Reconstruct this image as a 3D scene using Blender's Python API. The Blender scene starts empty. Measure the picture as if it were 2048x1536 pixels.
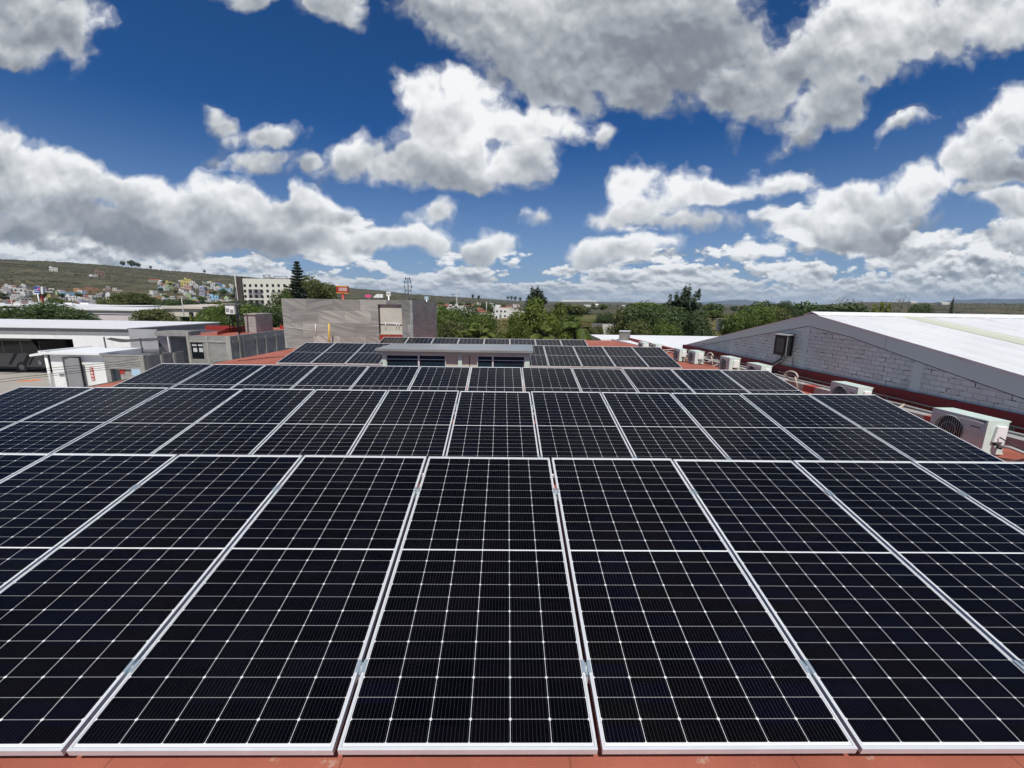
import bpy, bmesh, math, random
from mathutils import Vector, Matrix

SC = bpy.context.scene
COL = SC.collection
RAD = math.radians

# ------------------------------------------------------------------ camera
IMG_F = 825.468                      # focal length in pixels of the 2048 px wide photograph
PIT, ROL, YAW = RAD(11.08219), RAD(0.893315), RAD(-0.981989)
EYE = Vector((0.707409, -1.460684, 1.914256))
_c, _s = math.cos(YAW), math.sin(YAW)
_x0 = Vector((_c, _s, 0)); _f0 = Vector((-_s, _c, 0)); _zz = Vector((0, 0, 1))
FWD = math.cos(PIT) * _f0 - math.sin(PIT) * _zz
_u0 = math.sin(PIT) * _f0 + math.cos(PIT) * _zz
RGT = math.cos(ROL) * _x0 + math.sin(ROL) * _u0
UPV = -math.sin(ROL) * _x0 + math.cos(ROL) * _u0
cam_data = bpy.data.cameras.new('camera')
cam = bpy.data.objects.new('camera', cam_data)
COL.objects.link(cam)
cam_data.sensor_fit = 'HORIZONTAL'
cam_data.sensor_width = 36.0
cam_data.lens = IMG_F / 2048.0 * 36.0
cam_data.clip_start = 0.05
cam_data.clip_end = 60000.0
m = Matrix.Identity(4)
for i, a in enumerate((RGT, UPV, -FWD)):
    for j in range(3):
        m[j][i] = a[j]
m.translation = EYE
cam.matrix_world = m
SC.camera = cam

# ------------------------------------------------------------------ sky
SUN_EL, SUN_AZ = RAD(59.0), RAD(174.5)     # azimuth clockwise from +Y: the sun is behind the camera
world = bpy.data.worlds.new('World')
SC.world = world
world.use_nodes = True
world.cycles.sampling_method = 'MANUAL'
world.cycles.sample_map_resolution = 256
wt = world.node_tree
wt.nodes.clear()


class S:
    """A node socket with arithmetic, to write the cloud field as formulas."""
    def __init__(self, t, k): self.t, self.k = t, k
    def _b(self, op, o, r=False):
        return mth(self.t, op, o, self) if r else mth(self.t, op, self, o)
    def __add__(self, o): return self._b('ADD', o)
    def __radd__(self, o): return self._b('ADD', o)
    def __sub__(self, o): return self._b('SUBTRACT', o)
    def __rsub__(self, o): return self._b('SUBTRACT', o, True)
    def __mul__(self, o): return self._b('MULTIPLY', o)
    def __rmul__(self, o): return self._b('MULTIPLY', o)
    def __truediv__(self, o): return self._b('DIVIDE', o)


def plug(t, sock, v):
    if isinstance(v, S): t.links.new(v.k, sock)
    else: sock.default_value = v


def mth(t, op, a, b=None, c=None, clamp=False):
    n = t.nodes.new('ShaderNodeMath'); n.operation = op; n.use_clamp = clamp
    plug(t, n.inputs[0], a)
    if b is not None: plug(t, n.inputs[1], b)
    if c is not None: plug(t, n.inputs[2], c)
    return S(t, n.outputs[0])


def vmt(t, op, a, b=None, out=0):
    n = t.nodes.new('ShaderNodeVectorMath'); n.operation = op
    plug(t, n.inputs[0], a)
    if b is not None:
        plug(t, n.inputs[3 if op == 'SCALE' else 1], b)
    return S(t, n.outputs[out])


def dotv(t, a, b): return vmt(t, 'DOT_PRODUCT', a, b, 1)


def comb(t, x, y, z=0.0):
    n = t.nodes.new('ShaderNodeCombineXYZ')
    for k, v in zip(n.inputs, (x, y, z)): plug(t, k, v)
    return S(t, n.outputs[0])


def noise(t, vec, scale, detail=4.0, rough=0.5, dims='2D', lac=2.0, out=0, dist=0.0):
    n = t.nodes.new('ShaderNodeTexNoise'); n.noise_dimensions = dims
    plug(t, n.inputs['Vector'], vec)
    plug(t, n.inputs['Scale'], scale); plug(t, n.inputs['Detail'], detail)
    plug(t, n.inputs['Roughness'], rough); plug(t, n.inputs['Lacunarity'], lac)
    plug(t, n.inputs['Distortion'], dist)
    return S(t, n.outputs[out])


def smooth(t, x, lo, hi, a=0.0, b=1.0):
    n = t.nodes.new('ShaderNodeMapRange'); n.interpolation_type = 'SMOOTHSTEP'
    for k, v in zip(n.inputs, (x, lo, hi, a, b)): plug(t, k, v)
    return S(t, n.outputs[0])


def lin(t, x, lo, hi, a=0.0, b=1.0):
    n = t.nodes.new('ShaderNodeMapRange'); n.clamp = True
    for k, v in zip(n.inputs, (x, lo, hi, a, b)): plug(t, k, v)
    return S(t, n.outputs[0])


def mixc(t, f, a, b, mode='MIX'):
    n = t.nodes.new('ShaderNodeMix'); n.data_type = 'RGBA'; n.blend_type = mode
    plug(t, n.inputs[0], f); plug(t, n.inputs[6], a); plug(t, n.inputs[7], b)
    return S(t, n.outputs[2])


def rgb(r, g, b): return (r, g, b, 1.0)


SKY_STRENGTH = 0.07
sky = wt.nodes.new('ShaderNodeTexSky')
sky.sky_type = 'NISHITA'
sky.sun_disc = False
sky.sun_elevation = SUN_EL
sky.sun_rotation = SUN_AZ
sky.altitude = 1900.0
sky.air_density = 1.0
sky.dust_density = 0.35
sky.ozone_density = 4.0
skycol = S(wt, sky.outputs[0])
tc = wt.nodes.new('ShaderNodeTexCoord')
wdir = S(wt, tc.outputs['Generated'])
# gnomonic coordinates about one fixed compass direction (due north, 11 degrees below the horizontal)
wf = mth(wt, 'MAXIMUM', mth(wt, 'ABSOLUTE', dotv(wt, wdir, FWD)), 0.06)
gx = dotv(wt, wdir, RGT) / wf
gy = dotv(wt, wdir, UPV) / wf
elev = dotv(wt, wdir, (0, 0, 1))

CLOUDS = [  # where each cumulus stands in the sky: centre, half width, half height, turn, brightness
    (40, 30, 150, 75, -15, .50), (140, 75, 80, 38, -35, .55), (10, 95, 70, 40, 0, .40),
    (645, 5, 85, 50, -25, .62), (540, -25, 80, 35, 0, .6),
    (960, 20, 170, 90, -25, .66), (1130, 90, 210, 105, -15, .50), (1330, 70, 230, 135, 0, .33), (1280, 165, 110, 60, 20, .42),
    (1210, -30, 260, 90, 0, .62), (1100, 160, 120, 45, -30, .66),
    (1560, 170, 150, 62, 28, .42), (1700, 110, 230, 90, 26, .72), (1900, 45, 230, 80, 18, .82), (1650, 225, 120, 40, 30, .56),
    (1590, 262, 52, 18, 38, .62), (1720, 30, 160, 70, 20, .9), (1470, 190, 80, 45, 20, .36),
    (845, 195, 78, 52, 10, 1.0), (930, 190, 62, 55, 0, 1.0), (900, 265, 140, 80, 0, 1.0), (1050, 245, 105, 58, -10, .95),
    (1045, 320, 62, 62, 20, .80), (880, 340, 120, 42, -5, .52), (790, 320, 60, 40, 0, .78), (700, 308, 72, 32, 15, .8), (1192, 268, 38, 27, 20, .8),
    (470, 250, 46, 22, -28, .62), (535, 283, 62, 26, 5, .66), (520, 328, 62, 20, 4, .5), (605, 338, 20, 12, 0, .55),
    (0, 300, 62, 62, 0, .74), (40, 375, 120, 60, -10, .72), (150, 365, 150, 55, -18, .86), (280, 405, 160, 55, -16, .80), (60, 435, 170, 48, 0, .42),
    (250, 470, 220, 42, -4, .38), (470, 395, 82, 40, -6, .9), (430, 440, 160, 48, -8, .66), (590, 430, 105, 48, -8, .66), (608, 395, 22, 30, 0, .8), (685, 433, 34, 17, 0, .6),
    (870, 428, 50, 30, 10, .8), (800, 482, 120, 30, 0, .88), (660, 488, 70, 34, 0, .72), (480, 490, 150, 34, 0, .5),
    (1050, 436, 23, 16, 20, .75),
    (1272, 365, 66, 46, 0, 1.0), (1280, 412, 115, 42, 4, .84), (1430, 378, 110, 38, 4, .95), (1550, 362, 70, 20, 8, .85), (1380, 436, 140, 24, 0, .6),
    (1840, 368, 76, 44, -6, 1.0), (1700, 388, 90, 36, 16, .95), (1780, 408, 130, 46, 8, .82), (1660, 452, 80, 28, 4, .9), (1760, 462, 130, 34, 12, .4),
    (2030, 235, 110, 58, 8, .92), (1965, 295, 90, 52, 10, .9), (2030, 345, 110, 44, 0, .5), (1965, 384, 60, 14, 10, .5),
    (2020, 415, 75, 36, 0, .72), (2060, 470, 90, 30, 0, .6), (1810, 252, 50, 12, 16, .7),
    (1160, 502, 62, 22, 6, .85), (1260, 500, 100, 25, 4, .92), (1330, 484, 52, 20, 6, .92), (960, 500, 60, 30, 0, .8),
    (-330, 330, 260, 120, 0, .6), (-400, 90, 200, 80, 10, .5), (2400, 300, 220, 110, 0, .7), (2360, 60, 200, 90, 10, .6),
    (600, -330, 300, 110, 12, .6), (1500, -380, 420, 130, -8, .5), (-150, -260, 260, 100, 0, .6), (2350, -300, 260, 100, 0, .6),
]
# ragged outlines: the coordinates are stirred before the clouds are looked up
wp = comb(wt, gx, gy, 0.0)
stir = noise(wt, wp, 4.2, 1.6, 0.5, out=1)
stir = vmt(wt, 'SCALE', vmt(wt, 'SUBTRACT', stir, (0.5, 0.5, 0.5)), 0.13)
stir2 = vmt(wt, 'SCALE', vmt(wt, 'SUBTRACT', noise(wt, wp, 17.0, 2.0, 0.6, out=1), (0.5, 0.5, 0.5)), 0.030)
cp = vmt(wt, 'ADD', vmt(wt, 'ADD', wp, stir), stir2)
sep = wt.nodes.new('ShaderNodeSeparateXYZ'); wt.links.new(cp.k, sep.inputs[0])
hom = comb(wt, S(wt, sep.outputs[0]), S(wt, sep.outputs[1]), 1.0)
field = None; wsum = None; ssum = None
for (px, py, rx, ry, rot, br) in CLOUDS:
    cx, cy = (px - 1024) / IMG_F, (768 - py) / IMG_F
    rx, ry = rx / IMG_F * 1.06, ry / IMG_F * 1.06
    c, s = math.cos(RAD(rot)), math.sin(RAD(rot))
    lx = dotv(wt, hom, (c / rx, s / rx, -(c * cx + s * cy) / rx))
    ly = dotv(wt, hom, (-s / ry, c / ry, -(-s * cx + c * cy) / ry))
    e = mth(wt, 'SQRT', mth(wt, 'MULTIPLY_ADD', lx, lx, ly * ly))
    kk = min(1.0, (min(rx, ry) / 0.060) ** 0.8)
    b = 1.0 - e
    w = mth(wt, 'MAXIMUM', b + 0.45, 0.0)
    w = w * w
    b = mth(wt, 'MULTIPLY_ADD', b, kk, 0.30 * (1.0 - kk)) if kk < 1.0 else b
    sv = mth(wt, 'MULTIPLY_ADD', mth(wt, 'MINIMUM', mth(wt, 'MAXIMUM', ly, -1.1), 1.1), 0.27, 0.03 + 0.86 * br)
    if field is None:
        field, wsum, ssum = b, w, w * sv
    else:
        field = mth(wt, 'SMOOTH_MAX', field, b, 0.13)
        wsum = wsum + w
        ssum = mth(wt, 'MULTIPLY_ADD', w, sv, ssum)
shade_a = ssum / mth(wt, 'MAXIMUM', wsum, 0.02)


def lump(t, vec, scale, detail, soft=0.0):
    """cauliflower noise, about -0.6 .. 0.6: soft fractal noise plus round cells"""
    f = noise(t, vec, scale, detail, 0.575)
    n = t.nodes.new('ShaderNodeTexVoronoi'); n.voronoi_dimensions = '2D'; n.feature = 'F1'; n.normalize = True
    plug(t, n.inputs['Vector'], vec); plug(t, n.inputs['Scale'], scale * 2.6)
    plug(t, n.inputs['Detail'], 1.6); plug(t, n.inputs['Roughness'], 0.6)
    d = S(t, n.outputs['Distance'])
    return (f - 0.5) * 1.5 + (0.30 - d) * 0.62


np_ = vmt(wt, 'ADD', wp, stir2)
n0 = lump(wt, np_, 6.0, 10.0)
t0 = lump(wt, np_, 12.0, 2.5)
t1 = lump(wt, vmt(wt, 'ADD', np_, (0.002, 0.014, 0.0)), 12.0, 2.5)
s0 = noise(wt, wp, 5.0, 3.5, 0.52)
s1 = noise(wt, vmt(wt, 'ADD', wp, (0.004, 0.034, 0.0)), 5.0, 3.5, 0.52)
dens_a = field + n0 * 0.92 - 0.10
cov_a = lin(wt, dens_a, -0.22, 0.10, 0.0, 0.42) * smooth(wt, dens_a, -0.24, -0.02) + smooth(wt, dens_a, -0.02, 0.26, 0.0, 0.58)
lit_a = shade_a + (s0 - s1) * 1.25 + (t0 - t1) * 0.22 + n0 * 0.16
lit_a = lit_a + smooth(wt, dens_a, 0.55, 0.05, 0.0, 0.16)
# banks of ever smaller cumulus towards the horizon
hz = mth(wt, 'MAXIMUM', elev, 0.0)
sides = mth(wt, 'MAXIMUM', lin(wt, gx, -0.12, -0.55, 0.0, 1.0), lin(wt, gx, 0.35, 1.0, 0.0, 0.7))
bank = None
for (yc, hh, sc, bias, base, off) in ((0.140, 0.050, 6.5, -0.70, 0.86, 3.1), (0.092, 0.038, 9.5, -0.44, 0.86, 7.7), (0.056, 0.028, 14.5, -0.02, 0.84, 1.3), (0.022, 0.026, 22.0, 0.30, 0.76, 9.4)):
    bp = comb(wt, gx + off, elev * 2.3, 0.0)
    k0 = lump(wt, bp, sc, 7.0)
    k1 = noise(wt, vmt(wt, 'ADD', bp, (0.05 / sc, 0.26 / sc, 0.0)), sc, 3.0, 0.52)
    k2 = noise(wt, bp, sc, 3.0, 0.52)
    big = noise(wt, bp, sc * 0.30, 2.0, 0.5)
    vy = (elev - yc) / hh
    prof = 1.0 - vy * vy
    dn = k0 * 1.25 + (big - 0.5) * 3.6 + mth(wt, 'MINIMUM', prof, 0.6) * 0.8 + sides * 0.42 + bias - 0.25
    cv = smooth(wt, dn, -0.04, 0.26)
    lt = mth(wt, 'MULTIPLY_ADD', mth(wt, 'MINIMUM', mth(wt, 'MAXIMUM', vy, -1.0), 1.0), 0.16, base) + (k2 - k1) * 2.4 + k0 * 0.12 - smooth(wt, dn, 0.30, 1.4, 0.0, 0.34)
    bank = (cv, lt) if bank is None else (mth(wt, 'MAXIMUM', cv, bank[0]), bank[1] + (lt - bank[1]) * cv)
cov_b, lit_b = bank


def cloudcol(t, lit):
    n = t.nodes.new('ShaderNodeValToRGB')
    el = n.color_ramp.elements
    el[0].position = 0.0; el[0].color = rgb(0.17, 0.195, 0.235)
    el[1].position = 1.0; el[1].color = rgb(0.95, 0.96, 0.97)
    for p, cc in ((0.3, (0.25, 0.275, 0.315)), (0.55, (0.43, 0.455, 0.49)), (0.78, (0.68, 0.70, 0.72))):
        q = el.new(p); q.color = rgb(*cc)
    t.links.new(mth(t, 'ADD', lit, 0.0, clamp=True).k, n.inputs[0])
    return S(t, n.outputs[0])


sk = mixc(wt, 1.0, vmt(wt, 'SCALE', skycol, SKY_STRENGTH), rgb(0.11, 0.60, 1.08), 'MULTIPLY')
veil = mth(wt, 'POWER', lin(wt, hz, 0.0, 0.34, 0.94, 0.0), 1.5)
sk = mixc(wt, veil, sk, rgb(0.31, 0.40, 0.52))
cb = mixc(wt, lin(wt, hz, 0.0, 0.085, 0.72, 0.0), cloudcol(wt, lit_b), rgb(0.40, 0.455, 0.52))
out1 = mixc(wt, cov_b * 0.97, sk, cb)
out2 = mixc(wt, cov_a * 0.985, out1, cloudcol(wt, lit_a))
bg = wt.nodes.new('ShaderNodeBackground')
wt.links.new(out2.k, bg.inputs['Color'])
bg.inputs['Strength'].default_value = 1.0
wo = wt.nodes.new('ShaderNodeOutputWorld')
wt.links.new(bg.outputs[0], wo.inputs['Surface'])

# ------------------------------------------------------------------ sun and exposure
sun_data = bpy.data.lights.new('sun', 'SUN')
sun_data.energy = 4.6
sun_data.angle = RAD(0.5)
sun_data.color = (1.0, 0.955, 0.89)
sun = bpy.data.objects.new('sun', sun_data)
COL.objects.link(sun)
_sd = Vector((math.sin(SUN_AZ) * math.cos(SUN_EL), math.cos(SUN_AZ) * math.cos(SUN_EL), math.sin(SUN_EL)))
sun.rotation_euler = _sd.to_track_quat('Z', 'Y').to_euler()
SC.view_settings.view_transform = 'Standard'
SC.view_settings.look = 'None'
SC.view_settings.exposure = 0.0
SC.view_settings.gamma = 1.0

# ------------------------------------------------------------------ helpers
GROUND = -5.5


def ray(px, py):
    return FWD + RGT * ((px - 1024) / IMG_F) + UPV * ((768 - py) / IMG_F)


def at(px, py, Y):
    """the point of the plane y = Y that is seen at a pixel of the photograph"""
    d = ray(px, py)
    return EYE + d * ((Y - EYE.y) / d.y)


def atx(px, py, X):
    d = ray(px, py)
    return EYE + d * ((X - EYE.x) / d.x)


def atz(px, py, z):
    d = ray(px, py)
    return EYE + d * ((z - EYE.z) / d.z)


class MB:
    """collects faces and links them as ONE mesh object"""
    def __init__(self): self.v, self.f, self.m, self.sm = [], [], [], []

    def face(self, pts, m=0, sm=False):
        k = len(self.v)
        self.v += [Vector(p) for p in pts]
        self.f.append(list(range(k, k + len(pts)))); self.m.append(m); self.sm.append(sm)

    def grid(self, verts, faces, m=0, sm=False):
        k = len(self.v)
        self.v += [Vector(p) for p in verts]
        for f in faces:
            self.f.append([k + i for i in f]); self.m.append(m); self.sm.append(sm)

    def hexa(self, p, m=0):
        self.grid(p, [(0, 3, 2, 1), (4, 5, 6, 7), (0, 1, 5, 4), (1, 2, 6, 5), (2, 3, 7, 6), (3, 0, 4, 7)], m)

    def box(self, x0, y0, z0, x1, y1, z1, m=0):
        x0, x1 = min(x0, x1), max(x0, x1); y0, y1 = min(y0, y1), max(y0, y1); z0, z1 = min(z0, z1), max(z0, z1)
        self.hexa([(x0, y0, z0), (x1, y0, z0), (x1, y1, z0), (x0, y1, z0), (x0, y0, z1), (x1, y0, z1), (x1, y1, z1), (x0, y1, z1)], m)

    def prism(self, pts, ext, m=0):
        """a flat outline pushed along ext"""
        pts = [Vector(p) for p in pts]; e = Vector(ext); n = len(pts)
        nrm = Vector((0, 0, 0))
        for i in range(n):
            nrm += pts[i].cross(pts[(i + 1) % n])
        if nrm.dot(e) > 0: pts = pts[::-1]
        v = pts + [p + e for p in pts]
        f = [tuple(range(n)), tuple(range(2 * n - 1, n - 1, -1))]
        f += [(i, i + n, (i + 1) % n + n, (i + 1) % n) for i in range(n)]
        self.grid(v, f, m)

    def tube(self, pts, r, n=6, m=0, cap=True):
        pts = [Vector(p) for p in pts]
        rr = r if isinstance(r, (list, tuple)) else [r] * len(pts)
        k = len(self.v); ring = []
        for i, p in enumerate(pts):
            d = (pts[min(i + 1, len(pts) - 1)] - pts[max(i - 1, 0)])
            d = d.normalized() if d.length > 1e-9 else Vector((0, 0, 1))
            a = d.cross(Vector((0, 0, 1)) if abs(d.z) < 0.9 else Vector((1, 0, 0))).normalized(); b = d.cross(a)
            ring.append([p + (a * math.cos(2 * math.pi * j / n) + b * math.sin(2 * math.pi * j / n)) * rr[i] for j in range(n)])
        self.v += [q for g in ring for q in g]
        for i in range(len(pts) - 1):
            for j in range(n):
                self.f.append([k + i * n + j, k + i * n + (j + 1) % n, k + (i + 1) * n + (j + 1) % n, k + (i + 1) * n + j])
                self.m.append(m); self.sm.append(True)
        if cap:
            self.f.append([k + j for j in range(n)][::-1]); self.m.append(m); self.sm.append(False)
            self.f.append([k + (len(pts) - 1) * n + j for j in range(n)]); self.m.append(m); self.sm.append(False)

    def disc(self, c, ax, r, n=20, m=0):
        c, ax = Vector(c), Vector(ax).normalized()
        a = ax.cross(Vector((0, 0, 1)) if abs(ax.z) < 0.9 else Vector((1, 0, 0))).normalized(); b = ax.cross(a)
        self.face([c + (a * math.cos(2 * math.pi * j / n) + b * math.sin(2 * math.pi * j / n)) * r for j in range(n)], m)

    def torus(self, c, ax, R_, r, n=24, k=6, m=0):
        c, ax = Vector(c), Vector(ax).normalized()
        a = ax.cross(Vector((0, 0, 1)) if abs(ax.z) < 0.9 else Vector((1, 0, 0))).normalized(); b = ax.cross(a)
        vs, fs = [], []
        for i in range(n):
            t = 2 * math.pi * i / n; d = a * math.cos(t) + b * math.sin(t)
            for j in range(k):
                s = 2 * math.pi * j / k
                vs.append(c + d * (R_ + r * math.cos(s)) + ax * (r * math.sin(s)))
        for i in range(n):
            for j in range(k):
                fs.append((i * k + j, ((i + 1) % n) * k + j, ((i + 1) % n) * k + (j + 1) % k, i * k + (j + 1) % k))
        self.grid(vs, fs, m, True)

    def build(self, name, mats, parent=None, bevel=0.0, mesh_only=False):
        off = Vector((0, 0, 0))
        if parent is not None:
            off = world_loc(parent)
        me = bpy.data.meshes.new(name)
        me.from_pydata([v - off for v in self.v], [], self.f)
        for mt in (mats if isinstance(mats, (list, tuple)) else [mats]): me.materials.append(mt)
        me.polygons.foreach_set('material_index', self.m)
        me.polygons.foreach_set('use_smooth', self.sm)
        me.update()
        o = bpy.data.objects.new(name, me); COL.objects.link(o)
        if parent is not None: o.parent = parent
        if bevel > 0:
            b = o.modifiers.new('edge', 'BEVEL'); b.width = bevel; b.segments = 2; b.limit_method = 'ANGLE'
        return o


def world_loc(o):
    v = Vector(o.location)
    while o.parent is not None:
        o = o.parent; v += Vector(o.location)
    return v


def tag(o, label=None, cat=None, group=None, kind=None):
    if label: o['label'] = label
    if cat: o['category'] = cat
    if group: o['group'] = group
    if kind: o['kind'] = kind
    return o


def empty(name, loc, label, cat, group=None):
    o = bpy.data.objects.new(name, None); COL.objects.link(o)
    o.location = Vector(loc); o.empty_display_size = 0.2
    return tag(o, label, cat, group)


def copy_tree(o, parent=None):
    c = o.copy(); COL.objects.link(c)
    c.parent = parent
    for ch in list(o.children): copy_tree(ch, c)
    return c


ORD = ['first', 'second', 'third', 'fourth', 'fifth', 'sixth', 'seventh', 'eighth', 'ninth', 'tenth', 'eleventh', 'twelfth']

# ------------------------------------------------------------------ materials
MAT = {}


def newmat(name):
    mt = bpy.data.materials.new(name); mt.use_nodes = True
    t = mt.node_tree; t.nodes.clear()
    b = t.nodes.new('ShaderNodeBsdfPrincipled'); o = t.nodes.new('ShaderNodeOutputMaterial')
    t.links.new(b.outputs[0], o.inputs[0])
    MAT[name] = mt
    return mt, t, b


def objco(t):
    n = t.nodes.new('ShaderNodeTexCoord'); return S(t, n.outputs['Object'])


def geopos(t):
    n = t.nodes.new('ShaderNodeNewGeometry'); return S(t, n.outputs['Position'])


def sepv(t, v):
    n = t.nodes.new('ShaderNodeSeparateXYZ'); plug(t, n.inputs[0], v)
    return [S(t, n.outputs[i]) for i in range(3)]


def bump(t, b, h, strength=0.3, dist=0.01):
    n = t.nodes.new('ShaderNodeBump'); n.inputs['Strength'].default_value = strength; n.inputs['Distance'].default_value = dist
    plug(t, n.inputs['Height'], h); t.links.new(n.outputs[0], b.inputs['Normal'])


def mat(name, c, rough=0.6, metal=0.0, var=0.12, scale=3.0, dirt=0.0, spec=0.5, bmp=0.0, detail=6.0, dirtcol=(0.16, 0.13, 0.10)):
    """plain material with uneven colour and, if wanted, patches of dirt and a rough surface"""
    mt, t, b = newmat(name)
    p = geopos(t)
    n = noise(t, p, scale, detail, 0.6, '3D')
    k = lin(t, n, 0.25, 0.75, 1.0 - var, 1.0 + var)
    col = vmt(t, 'SCALE', (c[0], c[1], c[2]), k)
    if dirt > 0:
        d = noise(t, vmt(t, 'MULTIPLY', p, (1.0, 1.0, 0.45)), scale * 0.6, 8.0, 0.68, '3D')
        col = mixc(t, smooth(t, d, 0.50, 0.78, 0.0, dirt), col, rgb(*dirtcol))
    plug(t, b.inputs['Base Color'], col)
    b.inputs['Roughness'].default_value = rough; b.inputs['Metallic'].default_value = metal
    b.inputs['Specular IOR Level'].default_value = spec
    if bmp > 0: bump(t, b, noise(t, p, scale * 9.0, 4.0, 0.6, '3D'), bmp, 0.01)
    return mt


mat('aluminium', (0.68, 0.70, 0.71), 0.40, 0.25, 0.08, 6.0, 0.12)
mat('clamp_metal', (0.52, 0.60, 0.64), 0.35, 0.6, 0.08, 40.0)
mat('white_paint', (0.80, 0.80, 0.78), 0.45, 0.0, 0.05, 3.0, 0.18)
mat('white_sheet', (0.80, 0.81, 0.81), 0.42, 0.0, 0.04, 0.6, 0.10)
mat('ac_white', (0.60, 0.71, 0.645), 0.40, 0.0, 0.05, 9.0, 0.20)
mat('ac_dark', (0.035, 0.038, 0.042), 0.5, 0.0, 0.2, 12.0)
mat('ac_coil', (0.10, 0.105, 0.11), 0.4, 0.4, 0.2, 30.0)
mat('black_metal', (0.02, 0.02, 0.022), 0.45, 0.3, 0.2, 6.0)
mat('dark_grey', (0.075, 0.078, 0.082), 0.5, 0.0, 0.15, 5.0)
mat('mid_grey', (0.25, 0.255, 0.26), 0.6, 0.0, 0.12, 2.0, 0.25)
mat('cable_black', (0.012, 0.012, 0.013), 0.5, 0.0, 0.1, 20.0)
mat('pipe_grey', (0.36, 0.36, 0.35), 0.55, 0.0, 0.15, 9.0, 0.3)
mat('insulation', (0.52, 0.47, 0.38), 0.8, 0.0, 0.25, 14.0, 0.3)
mat('concrete', (0.33, 0.315, 0.29), 0.85, 0.0, 0.16, 1.6, 0.40, bmp=0.25)
mat('concrete_dark', (0.20, 0.195, 0.185), 0.85, 0.0, 0.18, 1.6, 0.35, bmp=0.25)
mat('plaster_beige', (0.50, 0.48, 0.41), 0.85, 0.0, 0.10, 1.3, 0.40, bmp=0.2, dirtcol=(0.26, 0.24, 0.20))
mat('render_grey', (0.50, 0.62, 0.55), 0.8, 0.0, 0.06, 1.0, 0.12)
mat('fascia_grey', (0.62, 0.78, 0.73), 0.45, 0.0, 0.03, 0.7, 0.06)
mat('red_paint', (0.30, 0.028, 0.022), 0.6, 0.0, 0.15, 3.0, 0.15)
mat('red_upstand', (0.20, 0.018, 0.020), 0.65, 0.0, 0.20, 5.0, 0.15, bmp=0.3)
mat('yellow_pipe', (0.62, 0.40, 0.06), 0.45, 0.0, 0.10, 7.0, 0.15)
mat('glass_dark', (0.006, 0.010, 0.014), 0.06, 0.0, 0.1, 1.0)
mat('glass_blue', (0.010, 0.028, 0.040), 0.06, 0.0, 0.2, 1.0)
mat('curtain', (0.55, 0.56, 0.55), 0.8, 0.0, 0.1, 6.0)
mat('green_ledge', (0.035, 0.075, 0.045), 0.8, 0.0, 0.35, 6.0, 0.3, bmp=0.5)
mat('shade_cloth', (0.055, 0.055, 0.058), 0.9, 0.0, 0.3, 5.0)
mat('wood_trunk', (0.075, 0.055, 0.040), 0.9, 0.0, 0.3, 7.0, bmp=0.5)
mat('pale_trunk', (0.20, 0.17, 0.14), 0.9, 0.0, 0.25, 7.0)
mat('sign_red', (0.42, 0.030, 0.026), 0.4, 0.0, 0.04, 2.0)
mat('sign_white', (0.80, 0.80, 0.79), 0.4, 0.0, 0.03, 2.0)
mat('sign_yellow', (0.75, 0.45, 0.06), 0.4, 0.0, 0.04, 2.0)
mat('sign_pink', (0.75, 0.10, 0.27), 0.4, 0.0, 0.06, 2.0)
mat('sign_blue', (0.05, 0.09, 0.36), 0.4, 0.0, 0.06, 2.0)
mat('pale_blue', (0.40, 0.55, 0.66), 0.4, 0.0, 0.06, 2.0)
mat('hotel_white', (0.66, 0.64, 0.57), 0.7, 0.0, 0.05, 0.2, 0.05)
mat('hotel_brown', (0.055, 0.043, 0.038), 0.7, 0.0, 0.15, 0.4)
mat('hotel_grey', (0.19, 0.175, 0.185), 0.6, 0.0, 0.12, 0.4)
mat('coach_grey', (0.15, 0.148, 0.142), 0.35, 0.2, 0.10, 1.0, 0.15)
mat('headlight', (0.75, 0.78, 0.80), 0.12, 0.3, 0.05, 3.0)
mat('wall_pink', (0.60, 0.54, 0.54), 0.75, 0.0, 0.05, 0.6, 0.15)
mat('cream_wall', (0.58, 0.53, 0.46), 0.75, 0.0, 0.05, 0.6, 0.15)
mat('orange_paint', (0.60, 0.20, 0.07), 0.7, 0.0, 0.15, 2.0)


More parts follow.
